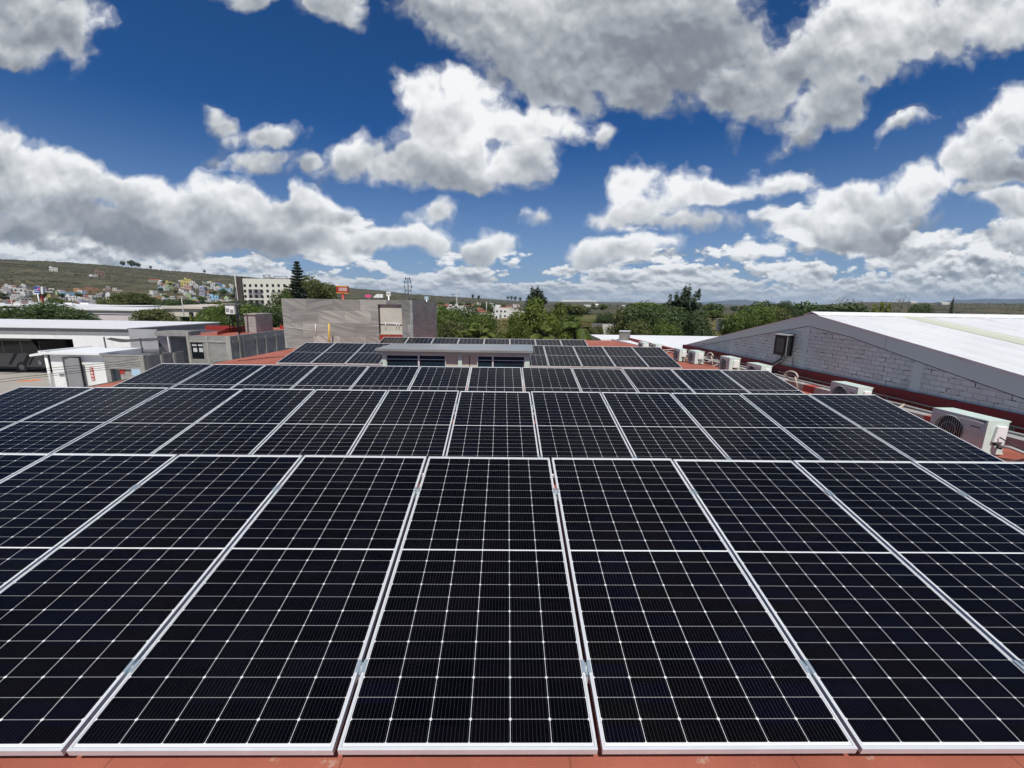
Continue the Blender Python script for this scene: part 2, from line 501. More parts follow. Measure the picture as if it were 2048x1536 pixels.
def block_mat(name, c1, c2, mortar, bw, bh, ax='xz', gap=0.012, holes=0.0, bmpst=0.6, rough=0.85, offset=0.5, vein=0.0):
    """masonry laid in courses; ax says which two axes run along the wall"""
    mt, t, b = newmat(name)
    p = objco(t); x, y, z = sepv(t, p)
    u = {'x': x, 'y': y, 's': x + y}[ax[0]]
    uv = comb(t, u, z, 0.0)
    jit = vmt(t, 'SCALE', vmt(t, 'SUBTRACT', noise(t, p, 6.0, 2.0, 0.5, '3D', out=1), (0.5, 0.5, 0.5)), 0.012)
    n = t.nodes.new('ShaderNodeTexBrick'); n.offset = offset
    plug(t, n.inputs['Vector'], vmt(t, 'ADD', uv, jit) if holes > 0 else uv)
    n.inputs['Scale'].default_value = 1.0; n.inputs['Brick Width'].default_value = bw; n.inputs['Row Height'].default_value = bh
    n.inputs['Mortar Size'].default_value = gap; n.inputs['Mortar Smooth'].default_value = 0.3; n.inputs['Bias'].default_value = 0.0
    n.inputs['Color1'].default_value = rgb(*c1); n.inputs['Color2'].default_value = rgb(*c2); n.inputs['Mortar'].default_value = rgb(*mortar)
    col = S(t, n.outputs['Color']); fac = S(t, n.outputs['Fac'])
    big = noise(t, p, 1.2, 7.0, 0.62, '3D')
    col = vmt(t, 'SCALE', col, lin(t, big, 0.25, 0.75, 0.82, 1.14))
    h = 1.0 - fac
    if holes > 0:        # joints that were not filled
        hl = smooth(t, noise(t, p, 5.0, 3.0, 0.65, '3D'), 0.555, 0.62) * fac
        col = mixc(t, hl * holes, col, rgb(0.03, 0.03, 0.032))
        h = h - hl
    if vein > 0:         # cut stone: streaks along every slab
        wv = noise(t, vmt(t, 'MULTIPLY', comb(t, u + S(t, n.outputs['Color']) * 9.0, 0.0, z), (0.9, 1.0, 9.0)), 1.6, 8.0, 0.66, '3D', dist=1.2)
        col = vmt(t, 'SCALE', col, lin(t, wv, 0.3, 0.72, 1.0 - vein, 1.0 + vein))
    plug(t, b.inputs['Base Color'], col)
    b.inputs['Roughness'].default_value = rough
    bump(t, b, h + noise(t, p, 40.0, 3.0, 0.6, '3D') * 0.25, bmpst, 0.012)
    return mt


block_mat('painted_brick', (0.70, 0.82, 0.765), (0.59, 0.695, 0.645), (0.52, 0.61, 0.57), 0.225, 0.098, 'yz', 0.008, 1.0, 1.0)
block_mat('grey_block', (0.30, 0.295, 0.275), (0.25, 0.245, 0.23), (0.20, 0.195, 0.185), 0.40, 0.21, 'sz', 0.012, 0.0, 0.5)
block_mat('dark_block', (0.26, 0.265, 0.27), (0.20, 0.205, 0.21), (0.15, 0.15, 0.155), 0.40, 0.21, 'sz', 0.014, 0.0, 0.6)
block_mat('pink_block', (0.37, 0.34, 0.32), (0.32, 0.30, 0.28), (0.26, 0.245, 0.23), 0.60, 0.42, 'sz', 0.014, 0.0, 0.5)


def slab_mat(name, ax, tones, w, h, seed, rough=0.5):
    """large cut stone slabs in courses: every slab has its own tone and its own run of veins"""
    mt, t, b = newmat(name)
    p = objco(t); x, y, z = sepv(t, p)
    u = x if ax == 'x' else y
    row = mth(t, 'FLOOR', z / h)
    sh = u / w + mth(t, 'FRACT', row * 0.39) + seed
    col = mth(t, 'FLOOR', sh)
    wn = t.nodes.new('ShaderNodeTexWhiteNoise'); wn.noise_dimensions = '3D'
    t.links.new(comb(t, row, col, seed).k, wn.inputs['Vector'])
    r = S(t, wn.outputs['Value']); wc = sepv(t, S(t, wn.outputs['Color']))
    n = t.nodes.new('ShaderNodeValToRGB'); n.color_ramp.interpolation = 'LINEAR'
    el = n.color_ramp.elements; el[0].color = rgb(*tones[0]); el[1].color = rgb(*tones[-1])
    for i, c in enumerate(tones[1:-1]): q_ = el.new((i + 1) / (len(tones) - 1)); q_.color = rgb(*c)
    t.links.new(r.k, n.inputs[0]); base = S(t, n.outputs[0])
    slope = (wc[1] - 0.35) * 1.5
    v = comb(t, u * 0.5 + wc[0] * 30.0, z * 4.5 + u * slope * 3.0, wc[2] * 9.0)
    wv = noise(t, v, 1.3, 8.0, 0.62, '3D', dist=0.6)
    fine = noise(t, comb(t, u * 1.2 + wc[0] * 7.0, z * 14.0 + u * slope * 9.0, 0.0), 2.0, 6.0, 0.6, '3D')
    k = lin(t, wv, 0.32, 0.70, 0.70, 1.32) * lin(t, fine, 0.3, 0.7, 0.90, 1.10)
    c2 = vmt(t, 'SCALE', base, k)
    c2 = mixc(t, smooth(t, wv, 0.64, 0.70, 0.0, 0.35), c2, rgb(0.52, 0.50, 0.46))
    fx = mth(t, 'FRACT', sh); fz = mth(t, 'FRACT', z / h)
    e = mth(t, 'MINIMUM', mth(t, 'MINIMUM', fx, 1.0 - fx) * w, mth(t, 'MINIMUM', fz, 1.0 - fz) * h)
    c2 = mixc(t, smooth(t, e, 0.002, 0.006, 0.75, 0.0), c2, rgb(0.06, 0.058, 0.055))
    plug(t, b.inputs['Base Color'], c2); b.inputs['Roughness'].default_value = rough
    bump(t, b, smooth(t, e, 0.001, 0.006) + wv * 0.2, 0.3, 0.01)


slab_mat('stone_slab', 'x', ((0.15, 0.148, 0.14), (0.29, 0.285, 0.265), (0.22, 0.215, 0.20), (0.38, 0.37, 0.335)), 1.24, 0.60, 0.31)
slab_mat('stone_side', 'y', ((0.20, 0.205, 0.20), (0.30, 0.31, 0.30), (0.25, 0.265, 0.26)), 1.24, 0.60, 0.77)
mat('slab_grey', (0.23, 0.235, 0.228), 0.28, 0.0, 0.22, 1.1, 0.35, dirtcol=(0.32, 0.32, 0.30))
mat('vent_metal', (0.15, 0.145, 0.135), 0.6, 0.0, 0.3, 3.0, 0.4)
mat('kerb_red', (0.36, 0.07, 0.05), 0.75, 0.0, 0.25, 6.0, 0.4)


def ribbed(name, c, ax, pitch, amp=0.010, rough=0.4, var=0.05, dirt=0.1, metal=0.0):
    """sheet metal with ribs along one axis: the relief is in the bump"""
    mt, t, b = newmat(name)
    p = objco(t); q = sepv(t, p)['xyz'.index(ax)]
    fr = mth(t, 'FRACT', q / pitch)
    h = smooth(t, mth(t, 'ABSOLUTE', fr - 0.5), 0.06, 0.16, 1.0, 0.0)
    n = noise(t, p, 0.7, 6.0, 0.6, '3D')
    col = vmt(t, 'SCALE', c, lin(t, n, 0.25, 0.75, 1 - var, 1 + var))
    d = noise(t, p, 1.7, 8.0, 0.7, '3D')
    col = mixc(t, smooth(t, d, 0.55, 0.8, 0.0, dirt), col, rgb(0.22, 0.19, 0.15))
    plug(t, b.inputs['Base Color'], col); b.inputs['Roughness'].default_value = rough; b.inputs['Metallic'].default_value = metal
    bump(t, b, h, 0.8, amp)
    return mt


ribbed('roof_sheet', (0.70, 0.71, 0.70), 'x', 0.305, 0.02, dirt=0.5, var=0.08)
ribbed('far_sheet', (0.74, 0.745, 0.74), 'x', 1.0, 0.03)
ribbed('translucent_sheet', (0.60, 0.62, 0.47), 'x', 0.305, 0.03)


def red_membrane():
    mt, t, b = newmat('red_membrane')
    p = geopos(t)
    n = noise(t, p, 1.1, 8.0, 0.6, '3D'); g = noise(t, p, 160.0, 3.0, 0.7, '3D'); s = noise(t, p, 9.0, 6.0, 0.7, '3D')
    col = mixc(t, lin(t, n, 0.3, 0.7), rgb(0.26, 0.070, 0.043), rgb(0.40, 0.125, 0.080))
    col = mixc(t, smooth(t, g, 0.55, 0.75, 0.0, 0.5), col, rgb(0.46, 0.18, 0.125))
    col = mixc(t, smooth(t, s, 0.62, 0.70, 0.0, 0.6), col, rgb(0.46, 0.34, 0.28))
    # overlapping strips of the membrane
    x, y, z = sepv(t, p)
    st = mth(t, 'ABSOLUTE', mth(t, 'FRACT', x / 1.02) - 0.5)
    col = mixc(t, smooth(t, st, 0.4935, 0.4975, 0.0, 0.45), col, rgb(0.10, 0.03, 0.02))
    plug(t, b.inputs['Base Color'], col); b.inputs['Roughness'].default_value = 0.8
    bump(t, b, g, 0.5, 0.004)


red_membrane()


def cell_material():
    """half-cut solar cells under glass: 6 columns, two blocks of 12 rows, white gaps and fine silver wires"""
    mt, t, b = newmat('solar_cells')
    p = objco(t); x, y, z = sepv(t, p)
    cu = (x - 0.0165) / 0.1835
    yy = mth(t, 'ABSOLUTE', y - 1.139) - 0.0048
    cv = yy / 0.0923
    fu = mth(t, 'FRACT', cu); fv = mth(t, 'FRACT', cv)
    du = mth(t, 'MINIMUM', fu, 1.0 - fu) * 0.1835
    dv = mth(t, 'MINIMUM', fv, 1.0 - fv) * 0.0923
    col_gap = smooth(t, du, 0.0006, 0.0013, 1.0, 0.0)
    row_gap = smooth(t, dv, 0.0005, 0.0012, 1.0, 0.0)
    even = mth(t, 'GREATER_THAN', mth(t, 'FRACT', mth(t, 'FLOOR', cv + 0.5) * 0.5), 0.25)
    diam = smooth(t, (du + dv) - even * 0.0025, 0.0050, 0.0066, 1.0, 0.0)
    out = mth(t, 'MAXIMUM', mth(t, 'LESS_THAN', cu, 0.0), mth(t, 'GREATER_THAN', cu, 6.0))
    out = mth(t, 'MAXIMUM', out, mth(t, 'MAXIMUM', mth(t, 'LESS_THAN', yy, 0.0), mth(t, 'GREATER_THAN', cv, 12.0)))
    white = mth(t, 'MAXIMUM', mth(t, 'MAXIMUM', col_gap, row_gap * 0.5), mth(t, 'MAXIMUM', diam, out))
    fb = mth(t, 'ABSOLUTE', mth(t, 'FRACT', fu * 10.0) - 0.5) * 0.01835
    wire = smooth(t, fb, 0.00010, 0.00030, 0.55, 0.0)
    padw = smooth(t, fb, 0.0004, 0.0008, 0.75, 0.0) * smooth(t, dv, 0.0022, 0.0042, 1.0, 0.0)
    wire = mth(t, 'MAXIMUM', wire, padw)
    oi = t.nodes.new('ShaderNodeObjectInfo'); rnd = S(t, oi.outputs['Random'])
    wn = t.nodes.new('ShaderNodeTexWhiteNoise'); wn.noise_dimensions = '3D'
    t.links.new(comb(t, mth(t, 'FLOOR', cu), mth(t, 'FLOOR', y / 0.0923), rnd * 91.0).k, wn.inputs['Vector'])
    r = S(t, wn.outputs['Value'])
    tone = mixc(t, mth(t, 'POWER', r, 2.0), rgb(0.0010, 0.0010, 0.0018), rgb(0.0018, 0.0020, 0.0060))
    tone = mixc(t, smooth(t, mth(t, 'FRACT', rnd * 7.3 + r * 0.5), 0.55, 0.95, 0.0, 0.6), tone, rgb(0.0026, 0.0018, 0.0018))
    base = mixc(t, wire, tone, rgb(0.20, 0.21, 0.22))
    base = mixc(t, white, base, rgb(0.78, 0.80, 0.80))
    edge = mth(t, 'MINIMUM', mth(t, 'MINIMUM', x, 1.134 - x), mth(t, 'MINIMUM', y, 2.278 - y))
    base = mixc(t, lin(t, edge, 0.0135, 0.0150, 0.75, 0.0), base, rgb(0.22, 0.24, 0.25))     # shading beside the frame lip, painted as a grey line on the glass edge
    base = vmt(t, 'SCALE', base, lin(t, rnd, 0.0, 1.0, 0.80, 1.0))
    # thin dust on the glass
    du2 = noise(t, geopos(t), 1.3, 8.0, 0.7, '3D'); sp = noise(t, p, 55.0, 2.0, 0.6, '3D')
    dust = lin(t, du2, 0.40, 0.80, 0.0, 0.005) + smooth(t, sp, 0.80, 0.84, 0.0, 0.14) + smooth(t, noise(t, geopos(t), 4.0, 8.0, 0.75, '3D'), 0.72, 0.76, 0.0, 0.30)
    base = mixc(t, dust, base, rgb(0.42, 0.39, 0.35))
    plug(t, b.inputs['Base Color'], base)
    b.inputs['Roughness'].default_value = 0.17
    b.inputs['IOR'].default_value = 1.20
    plug(t, b.inputs['Roughness'], lin(t, du2, 0.3, 0.8, 0.13, 0.26))


cell_material()


def leafmat(name, dark, light, trans=0.25):
    mt, t, b = newmat(name)
    g = t.nodes.new('ShaderNodeNewGeometry'); rnd = S(t, g.outputs['Random Per Island'])
    oi = t.nodes.new('ShaderNodeObjectInfo'); orn = S(t, oi.outputs['Random'])
    cl = noise(t, objco(t), 0.55, 3.0, 0.6, '3D')
    f = lin(t, cl, 0.3, 0.7) * 0.55 + rnd * 0.45
    col = mixc(t, f, rgb(*dark), rgb(*light))
    col = vmt(t, 'SCALE', col, lin(t, orn, 0.0, 1.0, 0.85, 1.15))
    plug(t, b.inputs['Base Color'], col); b.inputs['Roughness'].default_value = 0.6; b.inputs['Specular IOR Level'].default_value = 0.3
    tr = t.nodes.new('ShaderNodeBsdfTranslucent'); plug(t, tr.inputs[0], vmt(t, 'MULTIPLY', col, (1.3, 1.5, 0.7)))
    mx = t.nodes.new('ShaderNodeMixShader'); mx.inputs[0].default_value = trans
    t.links.new(b.outputs[0], mx.inputs[1]); t.links.new(tr.outputs[0], mx.inputs[2])
    o = [n for n in t.nodes if n.type == 'OUTPUT_MATERIAL'][0]
    t.links.new(mx.outputs[0], o.inputs[0])
    return mt


leafmat('leaf_green', (0.034, 0.062, 0.014), (0.145, 0.195, 0.040))
leafmat('leaf_dark', (0.026, 0.046, 0.018), (0.098, 0.135, 0.046))
leafmat('leaf_olive', (0.046, 0.058, 0.02), (0.15, 0.165, 0.055))
leafmat('leaf_pine', (0.016, 0.028, 0.016), (0.05, 0.072, 0.034), 0.1)
leafmat('leaf_palm', (0.075, 0.115, 0.022), (0.26, 0.30, 0.07), 0.3)
leafmat('leaf_bright', (0.040, 0.065, 0.012), (0.165, 0.205, 0.036), 0.3)
leafmat('leaf_yellow', (0.11, 0.13, 0.025), (0.26, 0.27, 0.06), 0.3)
leafmat('scrub', (0.040, 0.043, 0.022), (0.110, 0.105, 0.062), 0.1)

# ------------------------------------------------------------------ the building that carries the panels
def roof_z(y): return -0.10 - 0.0125 * y


RX0, RX1, RY0, RY1 = -9.25, 9.0, -7.0, 25.9
bld = empty('flat_roof_building', (0, 9, GROUND), 'flat roofed building with a brick red waterproofed roof under all the solar panels', 'building')
q = MB()
n = 40
q.hexa([(RX0, RY0, roof_z(RY0) - 0.3), (RX1, RY0, roof_z(RY0) - 0.3), (RX1, RY1, roof_z(RY1) - 0.3), (RX0, RY1, roof_z(RY1) - 0.3),
        (RX0, RY0, roof_z(RY0)), (RX1, RY0, roof_z(RY0)), (RX1, RY1, roof_z(RY1)), (RX0, RY1, roof_z(RY1))])
q.build('roof', MAT['red_membrane'], bld)
q = MB(); q.box(RX0 + 0.05, RY0 + 0.05, GROUND, RX1 - 0.05, RY1 - 0.05, -0.75); q.build('wall', MAT['cream_wall'], bld)
q = MB()
q.prism([(8.94, 1.2, roof_z(1.2)), (8.94, 17.6, roof_z(17.6)), (8.94, 17.6, 0.15), (8.94, 1.2, 0.33)], (0.057, 0, 0))
q.build('upstand', MAT['red_upstand'], bld)
q = MB()
q.prism([(8.72, 17.62, roof_z(17.62)), (8.72, 25.85, roof_z(25.85)), (8.72, 25.85, roof_z(25.85) + 0.2), (8.72, 17.62, roof_z(17.62) + 0.2)], (0.27, 0, 0))
q.build('parapet', MAT['red_upstand'], bld)
q = MB()
q.prism([(RX0 - 0.005, 4.0, roof_z(4) - 0.06), (RX0 - 0.005, 14.6, roof_z(14.6) - 0.06), (RX0 - 0.65, 14.0, roof_z(14.6) - 0.09), (RX0 - 0.5, 4.0, roof_z(4) - 0.09)], (0, 0, -0.09))
q.build('edge_ledge', MAT['green_ledge'], bld)

# the low kerb and the gutter that run along the foot of the gable wall
kb = empty('kerb', (8.55, 9, -0.2), 'long grey concrete kerb with red patches beside the air conditioners', 'kerb')
q = MB()
segs = [(3.2, 5.6, 0), (5.6, 5.8, 1), (5.8, 8.55, 0), (8.55, 8.95, 1), (8.95, 13.2, 0), (13.2, 17.4, 0)]
for y0, y1, mi in segs:
    q.hexa([(8.46, y0, roof_z(y0)), (8.68, y0, roof_z(y0)), (8.68, y1, roof_z(y1)), (8.46, y1, roof_z(y1)),
            (8.46, y0, roof_z(y0) + 0.17), (8.68, y0, roof_z(y0) + 0.17), (8.68, y1, roof_z(y1) + 0.17), (8.46, y1, roof_z(y1) + 0.17)], mi)
q.build('kerb_body', [MAT['pipe_grey'], MAT['kerb_red']], kb)

# ------------------------------------------------------------------ solar panels
PW, PL, PG, TILT = 1.134, 2.278, 0.021553, RAD(12.36898)
ROWS = [((0, 0, 0), 0.0, range(-6, 6)),
        ((5.78165, 2.96296, 0.01233), RAD(0.6126), range(-11, 1)),
        ((5.73499, 5.74683, -0.01932), RAD(0.6187), range(-11, 1)),
        ((5.67748, 12.50333, -0.18535), RAD(0.1906), range(-11, 1)),
        ((3.22117, 15.38284, -0.18656), RAD(0.0183), range(-7, 1))]
ROWNAME = ['nearest row', 'second row', 'third row before the rooftop windows', 'fourth row behind the rooftop windows', 'short farthest row']


def row_frame(r):
    o, a, ks = ROWS[r]
    M = Matrix.Translation(o) @ Matrix.Rotation(a, 4, 'Z')
    return M, Matrix.Rotation(TILT, 4, 'X')


def make_panel():
    root = empty('solar_panel', (0, 0, 0), 'x', 'solar panel', 'solar panels in rows on the red roof')
    lip, h = 0.0115, 0.035
    q = MB()
    for (a, b_, c, d) in ((0, 0, PW, lip), (0, PL - lip, PW, PL), (0, lip, lip, PL - lip), (PW - lip, lip, PW, PL - lip)):
        q.box(a, b_, -0.0035, c, d, 0.0)
    w = 0.0022
    for (a, b_, c, d) in ((0, 0, PW, w), (0, PL - w, PW, PL), (0, w, w, PL - w), (PW - w, w, PW, PL - w)):
        q.box(a, b_, -h, c, d, -0.0035)
    for (a, b_, c, d) in ((w, w, PW - w, 0.028), (w, PL - 0.028, PW - w, PL - w), (w, 0.028, 0.024, PL - 0.028), (PW - 0.024, 0.028, PW - w, PL - 0.028)):
        q.box(a, b_, -h, c, d, -h + 0.002)
    q.build('frame', MAT['aluminium'], root)
    q = MB(); q.face([(0.003, 0.003, -0.0022), (PW - 0.003, 0.003, -0.0022), (PW - 0.003, PL - 0.003, -0.0022), (0.003, PL - 0.003, -0.0022)])
    q.build('cell_sheet', MAT['solar_cells'], root)
    q = MB(); q.box(0.003, 0.003, -0.0075, PW - 0.003, PL - 0.003, -0.0045); q.build('backsheet', MAT['sign_white'], root)
    return root


def make_clamp():
    root = empty('panel_clamp', (0, 0, 0), 'x', 'clamp', 'silver mid clamps between the panels')
    q = MB()
    q.box(-0.024, -0.032, 0.0008, -0.0095, 0.032, 0.0045); q.box(0.0095, -0.032, 0.0008, 0.024, 0.032, 0.0045)
    q.box(-0.0095, -0.032, -0.034, -0.0065, 0.032, 0.0045); q.box(0.0065, -0.032, -0.034, 0.0095, 0.032, 0.0045)
    q.box(-0.0065, -0.032, -0.020, 0.0065, 0.032, -0.017)
    q.build('bracket', MAT['clamp_metal'], root)
    q = MB(); q.tube([(0, 0, -0.017), (0, 0, -0.006)], 0.0062, 6); q.tube([(0, 0, -0.006), (0, 0, 0.002)], 0.0035, 8)
    q.build('bolt', MAT['aluminium'], root)
    return root


pan0, clm0 = make_panel(), make_clamp()
pan_used = clm_used = False
VIS0 = [-4, -3, -2, -1, 0, 1, 2, 3, 4]
for r in range(5):
    M, T = row_frame(r)
    ks = list(ROWS[r][2])
    for i, k in enumerate(ks):
        p = copy_tree(pan0) if pan_used else pan0
        pan_used = True
        jr = random.Random(r * 100 + i)
        p.matrix_world = M @ Matrix.Translation((k * (PW + PG), 0, jr.uniform(-0.0015, 0.0015))) @ T @ Matrix.Rotation(RAD(jr.uniform(-0.16, 0.16)), 4, 'Y') @ Matrix.Rotation(RAD(jr.uniform(-0.12, 0.12)), 4, 'X')
        if r == 0:
            if k in VIS0:
                j = VIS0.index(k)
                wh = ('leftmost', 'second', 'third', 'fourth', 'middle', 'fourth', 'third', 'second', 'rightmost')[j]
                if k == 0: lab = 'large black solar panel in the middle of the nearest row, seen square on'
                elif k < 0: lab = 'large black solar panel, %s from the left in the nearest row' % wh if j else 'large black solar panel cut off at the left edge of the nearest row'
                else: lab = 'large black solar panel, %s from the right in the nearest row' % wh if j < 8 else 'large black solar panel cut off at the right edge of the nearest row'
            else:
                lab = '%s solar panel of the nearest row, past the %s edge of the photo' % ('outermost' if k in (-6, 5) else 'next to last', 'left' if k < 0 else 'right')
        else:
            nn = len(ks)
            if i < nn // 2: lab = 'black solar panel %s from left end of the %s' % (ORD[i] if i else 'outermost', ROWNAME[r])
            else: lab = 'black solar panel %s from right end of the %s' % (ORD[nn - 1 - i] if i < nn - 1 else 'outermost', ROWNAME[r])
        p['label'] = lab
        if r < 3 and k != ks[-1]:
            for s, wd in ((0.355, 'lower'), (1.785, 'upper')):
                c = copy_tree(clm0) if clm_used else clm0
                clm_used = True
                c.matrix_world = M @ Matrix.Translation((k * (PW + PG) + PW + PG / 2, 0, 0)) @ T @ Matrix.Translation((0, s, 0))
                side = ('%s joint from the left end' % (ORD[i])) if i < len(ks) // 2 else ('%s joint from the right end' % (ORD[len(ks) - 2 - i]))
                c['label'] = 'silver %s clamp at the %s of the %s' % (wd, side, ROWNAME[r].split(' be')[0])
    # two rails under every row, standing on short legs
    for s, wd in ((0.355, 'low front'), (1.785, 'high rear')):
        x0, x1 = ks[0] * (PW + PG) - 0.06, ks[-1] * (PW + PG) + PW + 0.06
        A = M @ T
        zz = -0.036
        root = empty('mounting_rail', (M @ Vector(((x0 + x1) / 2, s, -0.1))), 'aluminium rail at the %s of the %s of panels' % (wd, ROWNAME[r].split(' be')[0]), 'rail', 'rails under the solar panels')
        q = MB(); yc, zc = s * math.cos(TILT), s * math.sin(TILT) - 0.038
        pts = [M @ Vector(v) for v in ((x0, yc - 0.02, zc - 0.045), (x1, yc - 0.02, zc - 0.045), (x1, yc + 0.02, zc - 0.045), (x0, yc + 0.02, zc - 0.045), (x0, yc - 0.02, zc), (x1, yc - 0.02, zc), (x1, yc + 0.02, zc), (x0, yc + 0.02, zc))]
        q.hexa(pts); q.build('rail', MAT['aluminium'], root)
        q = MB()
        nl = 6 if r < 4 else 4
        for j in range(nl):
            pc = M @ Vector((x0 + 0.3 + (x1 - x0 - 0.6) * j / (nl - 1), yc, zc - 0.045))
            q = MB(); zt = roof_z(pc.y)
            q.box(pc.x - 0.02, pc.y - 0.004, zt, pc.x + 0.02, pc.y + 0.004, pc.z)
            q.box(pc.x - 0.045, pc.y - 0.03, zt, pc.x + 0.045, pc.y + 0.05, zt + 0.008)
            q.build('leg', MAT['aluminium'], root)

# ------------------------------------------------------------------ gabled warehouse beside the roof
GX = 9.0
TOP = [(17.6, 0.12), (14.45, 0.78), (12.54, 1.19), (9.75, 1.76), (7.75, 1.41), (6.09, 1.12), (4.93, 0.91), (1.0, 0.21)]
LOW = [(16.6, 0.10), (14.41, 0.58), (11.21, 1.17), (9.81, 1.43), (8.4, 1.25), (6.11, 0.79), (4.86, 0.55), (1.0, -0.13)]
wh = empty('gabled_warehouse', (24, 9.5, GROUND), 'gabled warehouse with a white metal roof and grey painted brick end wall', 'warehouse')
q = MB()
wallpts = [(GX, 17.6, GROUND)] + [(GX, y, z - 0.05) for y, z in TOP] + [(GX, 1.0, GROUND)]
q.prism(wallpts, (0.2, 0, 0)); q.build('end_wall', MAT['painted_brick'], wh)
q = MB()
cuts = [1.0, 4.2, 7.42, 10.9, 14.2, 17.55]


def pl(P, y):
    P = sorted(P)
    if y <= P[0][0]: return P[0][1]
    for (a, za), (b_, zb) in zip(P, P[1:]):
        if y <= b_: return za + (zb - za) * (y - a) / (b_ - a)
    return P[-1][1]


for a, b_ in zip(cuts, cuts[1:]):
    ys = sorted([a + 0.006, b_ - 0.006] + [y for y, z in TOP + LOW if a < y < b_])
    up = [(GX - 0.012, y, pl(TOP, y) - 0.012) for y in ys]
    dn = [(GX - 0.012, y, max(pl(LOW, y), 0.05) if y < 16.6 else pl(TOP, y) - 0.03) for y in ys]
    for i in range(len(ys) - 1):
        q.face([dn[i + 1], dn[i], up[i], up[i + 1]])
    for i in range(len(ys) - 1):   # turned-in lower edge
        q.face([dn[i], dn[i + 1], (GX - 0.001, ys[i + 1], dn[i + 1][2]), (GX - 0.001, ys[i], dn[i][2])])
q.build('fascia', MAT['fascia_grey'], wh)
q = MB(); q.tube([(GX - 0.004, y, z - 0.008) for y, z in LOW if y < 16.7], 0.009, 5); q.build('fascia_shadow_line', MAT['dark_grey'], wh)  # dark tube standing in for the shadow line below the fascia
q = MB()
rp = [(GX - 0.03, y, z) for y, z in TOP]
q.prism([(a, b_, c) for a, b_, c in rp] + [(a, b_, c - 0.05) for a, b_, c in rp[::-1]], (34, 0, 0))
q.build('roof', MAT['roof_sheet'], wh)
near = [(y, z) for y, z in TOP if y < 9.8]
for x0, x1 in ((11.2, 11.85), (17.0, 17.65), (23.0, 23.65)):
    q = MB()
    up = [(y - (0.25 if y > 9 else 0), z - (0.05 if y > 9 else 0)) for y, z in near]
    for x in (x0, x1): pass
    q.prism([(x0, y, z + 0.012) for y, z in up] + [(x0, y, z - 0.004) for y, z in up[::-1]], (x1 - x0, 0, 0))
    q.build('skylight_strip', MAT['translucent_sheet'], wh)
q = MB()
for i, x in enumerate([9.2 + 0.61 * k for k in range(50)]):     # standing ribs of the sheets
    for (y0, z0), (y1, z1) in zip(near, near[1:]):
        q.hexa([(x, y1, z1), (x + 0.05, y1, z1), (x + 0.05, y0, z0), (x, y0, z0), (x + 0.012, y1, z1 + 0.014), (x + 0.038, y1, z1 + 0.014), (x + 0.038, y0, z0 + 0.014), (x + 0.012, y0, z0 + 0.014)])
q.prism([(GX - 0.035, 10.02, 1.712), (GX - 0.035, 9.75, 1.80), (GX - 0.035, 9.48, 1.722), (GX - 0.035, 9.48, 1.737), (GX - 0.035, 9.75, 1.815), (GX - 0.035, 10.02, 1.727)], (34.02, 0, 0))
q.build('ridge_cap', MAT['white_sheet'], wh)

for yc, zt_ in ((atx(1830, 768, GX).y, 0.86), (atx(1610, 690, GX).y, 1.40), (atx(1462, 705, GX).y, 0.42)):
    q = MB(); zt_ = pl(LOW, yc) - 0.015
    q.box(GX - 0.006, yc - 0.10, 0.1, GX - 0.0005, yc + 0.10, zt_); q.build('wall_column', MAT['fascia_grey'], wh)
# electrical box on that wall and its pipes
eb = empty('electrical_box', (8.9, 10.6, 0.5), 'dark open electrical box with hood fixed to the grey brick gable wall', 'electrical box')
q = MB(); q.box(8.80, 10.30, 0.53, 8.985, 10.86, 1.10); q.build('cabinet', MAT['black_metal'], eb, 0.006)
q = MB(); q.box(8.788, 10.40, 0.62, 8.7985, 10.74, 1.03); q.build('front_plate', MAT['dark_grey'], eb)
q = MB(); q.prism([(8.77, 10.26, 1.105), (8.77, 10.90, 1.105), (8.99, 10.90, 1.15), (8.99, 10.26, 1.15)], (0, 0, 0.018)); q.build('hood', MAT['mid_grey'], eb)
q = MB(); q.prism([(8.798, 10.295, 0.54), (8.68, 10.14, 0.54), (8.68, 10.14, 1.08), (8.798, 10.295, 1.08)], (0.012, -0.01, 0)); q.build('door', MAT['mid_grey'], eb)
for i, (dy, w) in enumerate(((0.0, 'left'), (0.13, 'right'))):
    c = MB()
    c.tube([(8.93, 10.62 - dy, 0.52), (8.93, 10.66 - dy, 0.40), (8.93, 11.15 - dy, 0.13), (8.90, 11.2 - dy, 0.02), (8.90, 11.2 - dy, roof_z(11))], 0.026, 8)
    tag(c.build('conduit', MAT['pipe_grey' if i else 'dark_grey']), '%s bent conduit dropping from the electrical box down the gable wall' % ('lighter' if i else 'darker'), 'pipe', 'conduits under the electrical box')
c = MB(); c.tube([(8.96, 10.2, 0.5), (8.96, 10.18, 0.2), (8.93, 10.18, roof_z(10.2))], 0.013, 6)
tag(c.build('conduit', MAT['pipe_grey']), 'thin straight conduit right of the two bent ones on the gable wall', 'pipe', 'conduits under the electrical box')

for i, (xx, zz, rr, mt_, lab) in enumerate(((8.86, 0.26, 0.016, 'dark_grey', 'thin dark pipe running along the foot of the gable wall'), (8.80, 0.17, 0.030, 'pipe_grey', 'thick grey pipe running along the foot of the gable wall'))):
    c = MB(); pts = []
    for k in range(14):
        y = 2.2 + k * 1.1
        pts.append((xx + 0.012 * math.sin(k * 2.1), y, roof_z(y) + zz + 0.012 * math.sin(k * 1.7)))
    c.tube(pts, rr, 8)
    for k in range(7):
        y = 2.6 + 2.2 * k
        c.box(xx - 0.02, y - 0.02, roof_z(y), xx + 0.02, y + 0.02, roof_z(y) + zz)
    tag(c.build('wall_pipe', MAT[mt_]), lab, 'pipe', 'pipes along the gable wall')


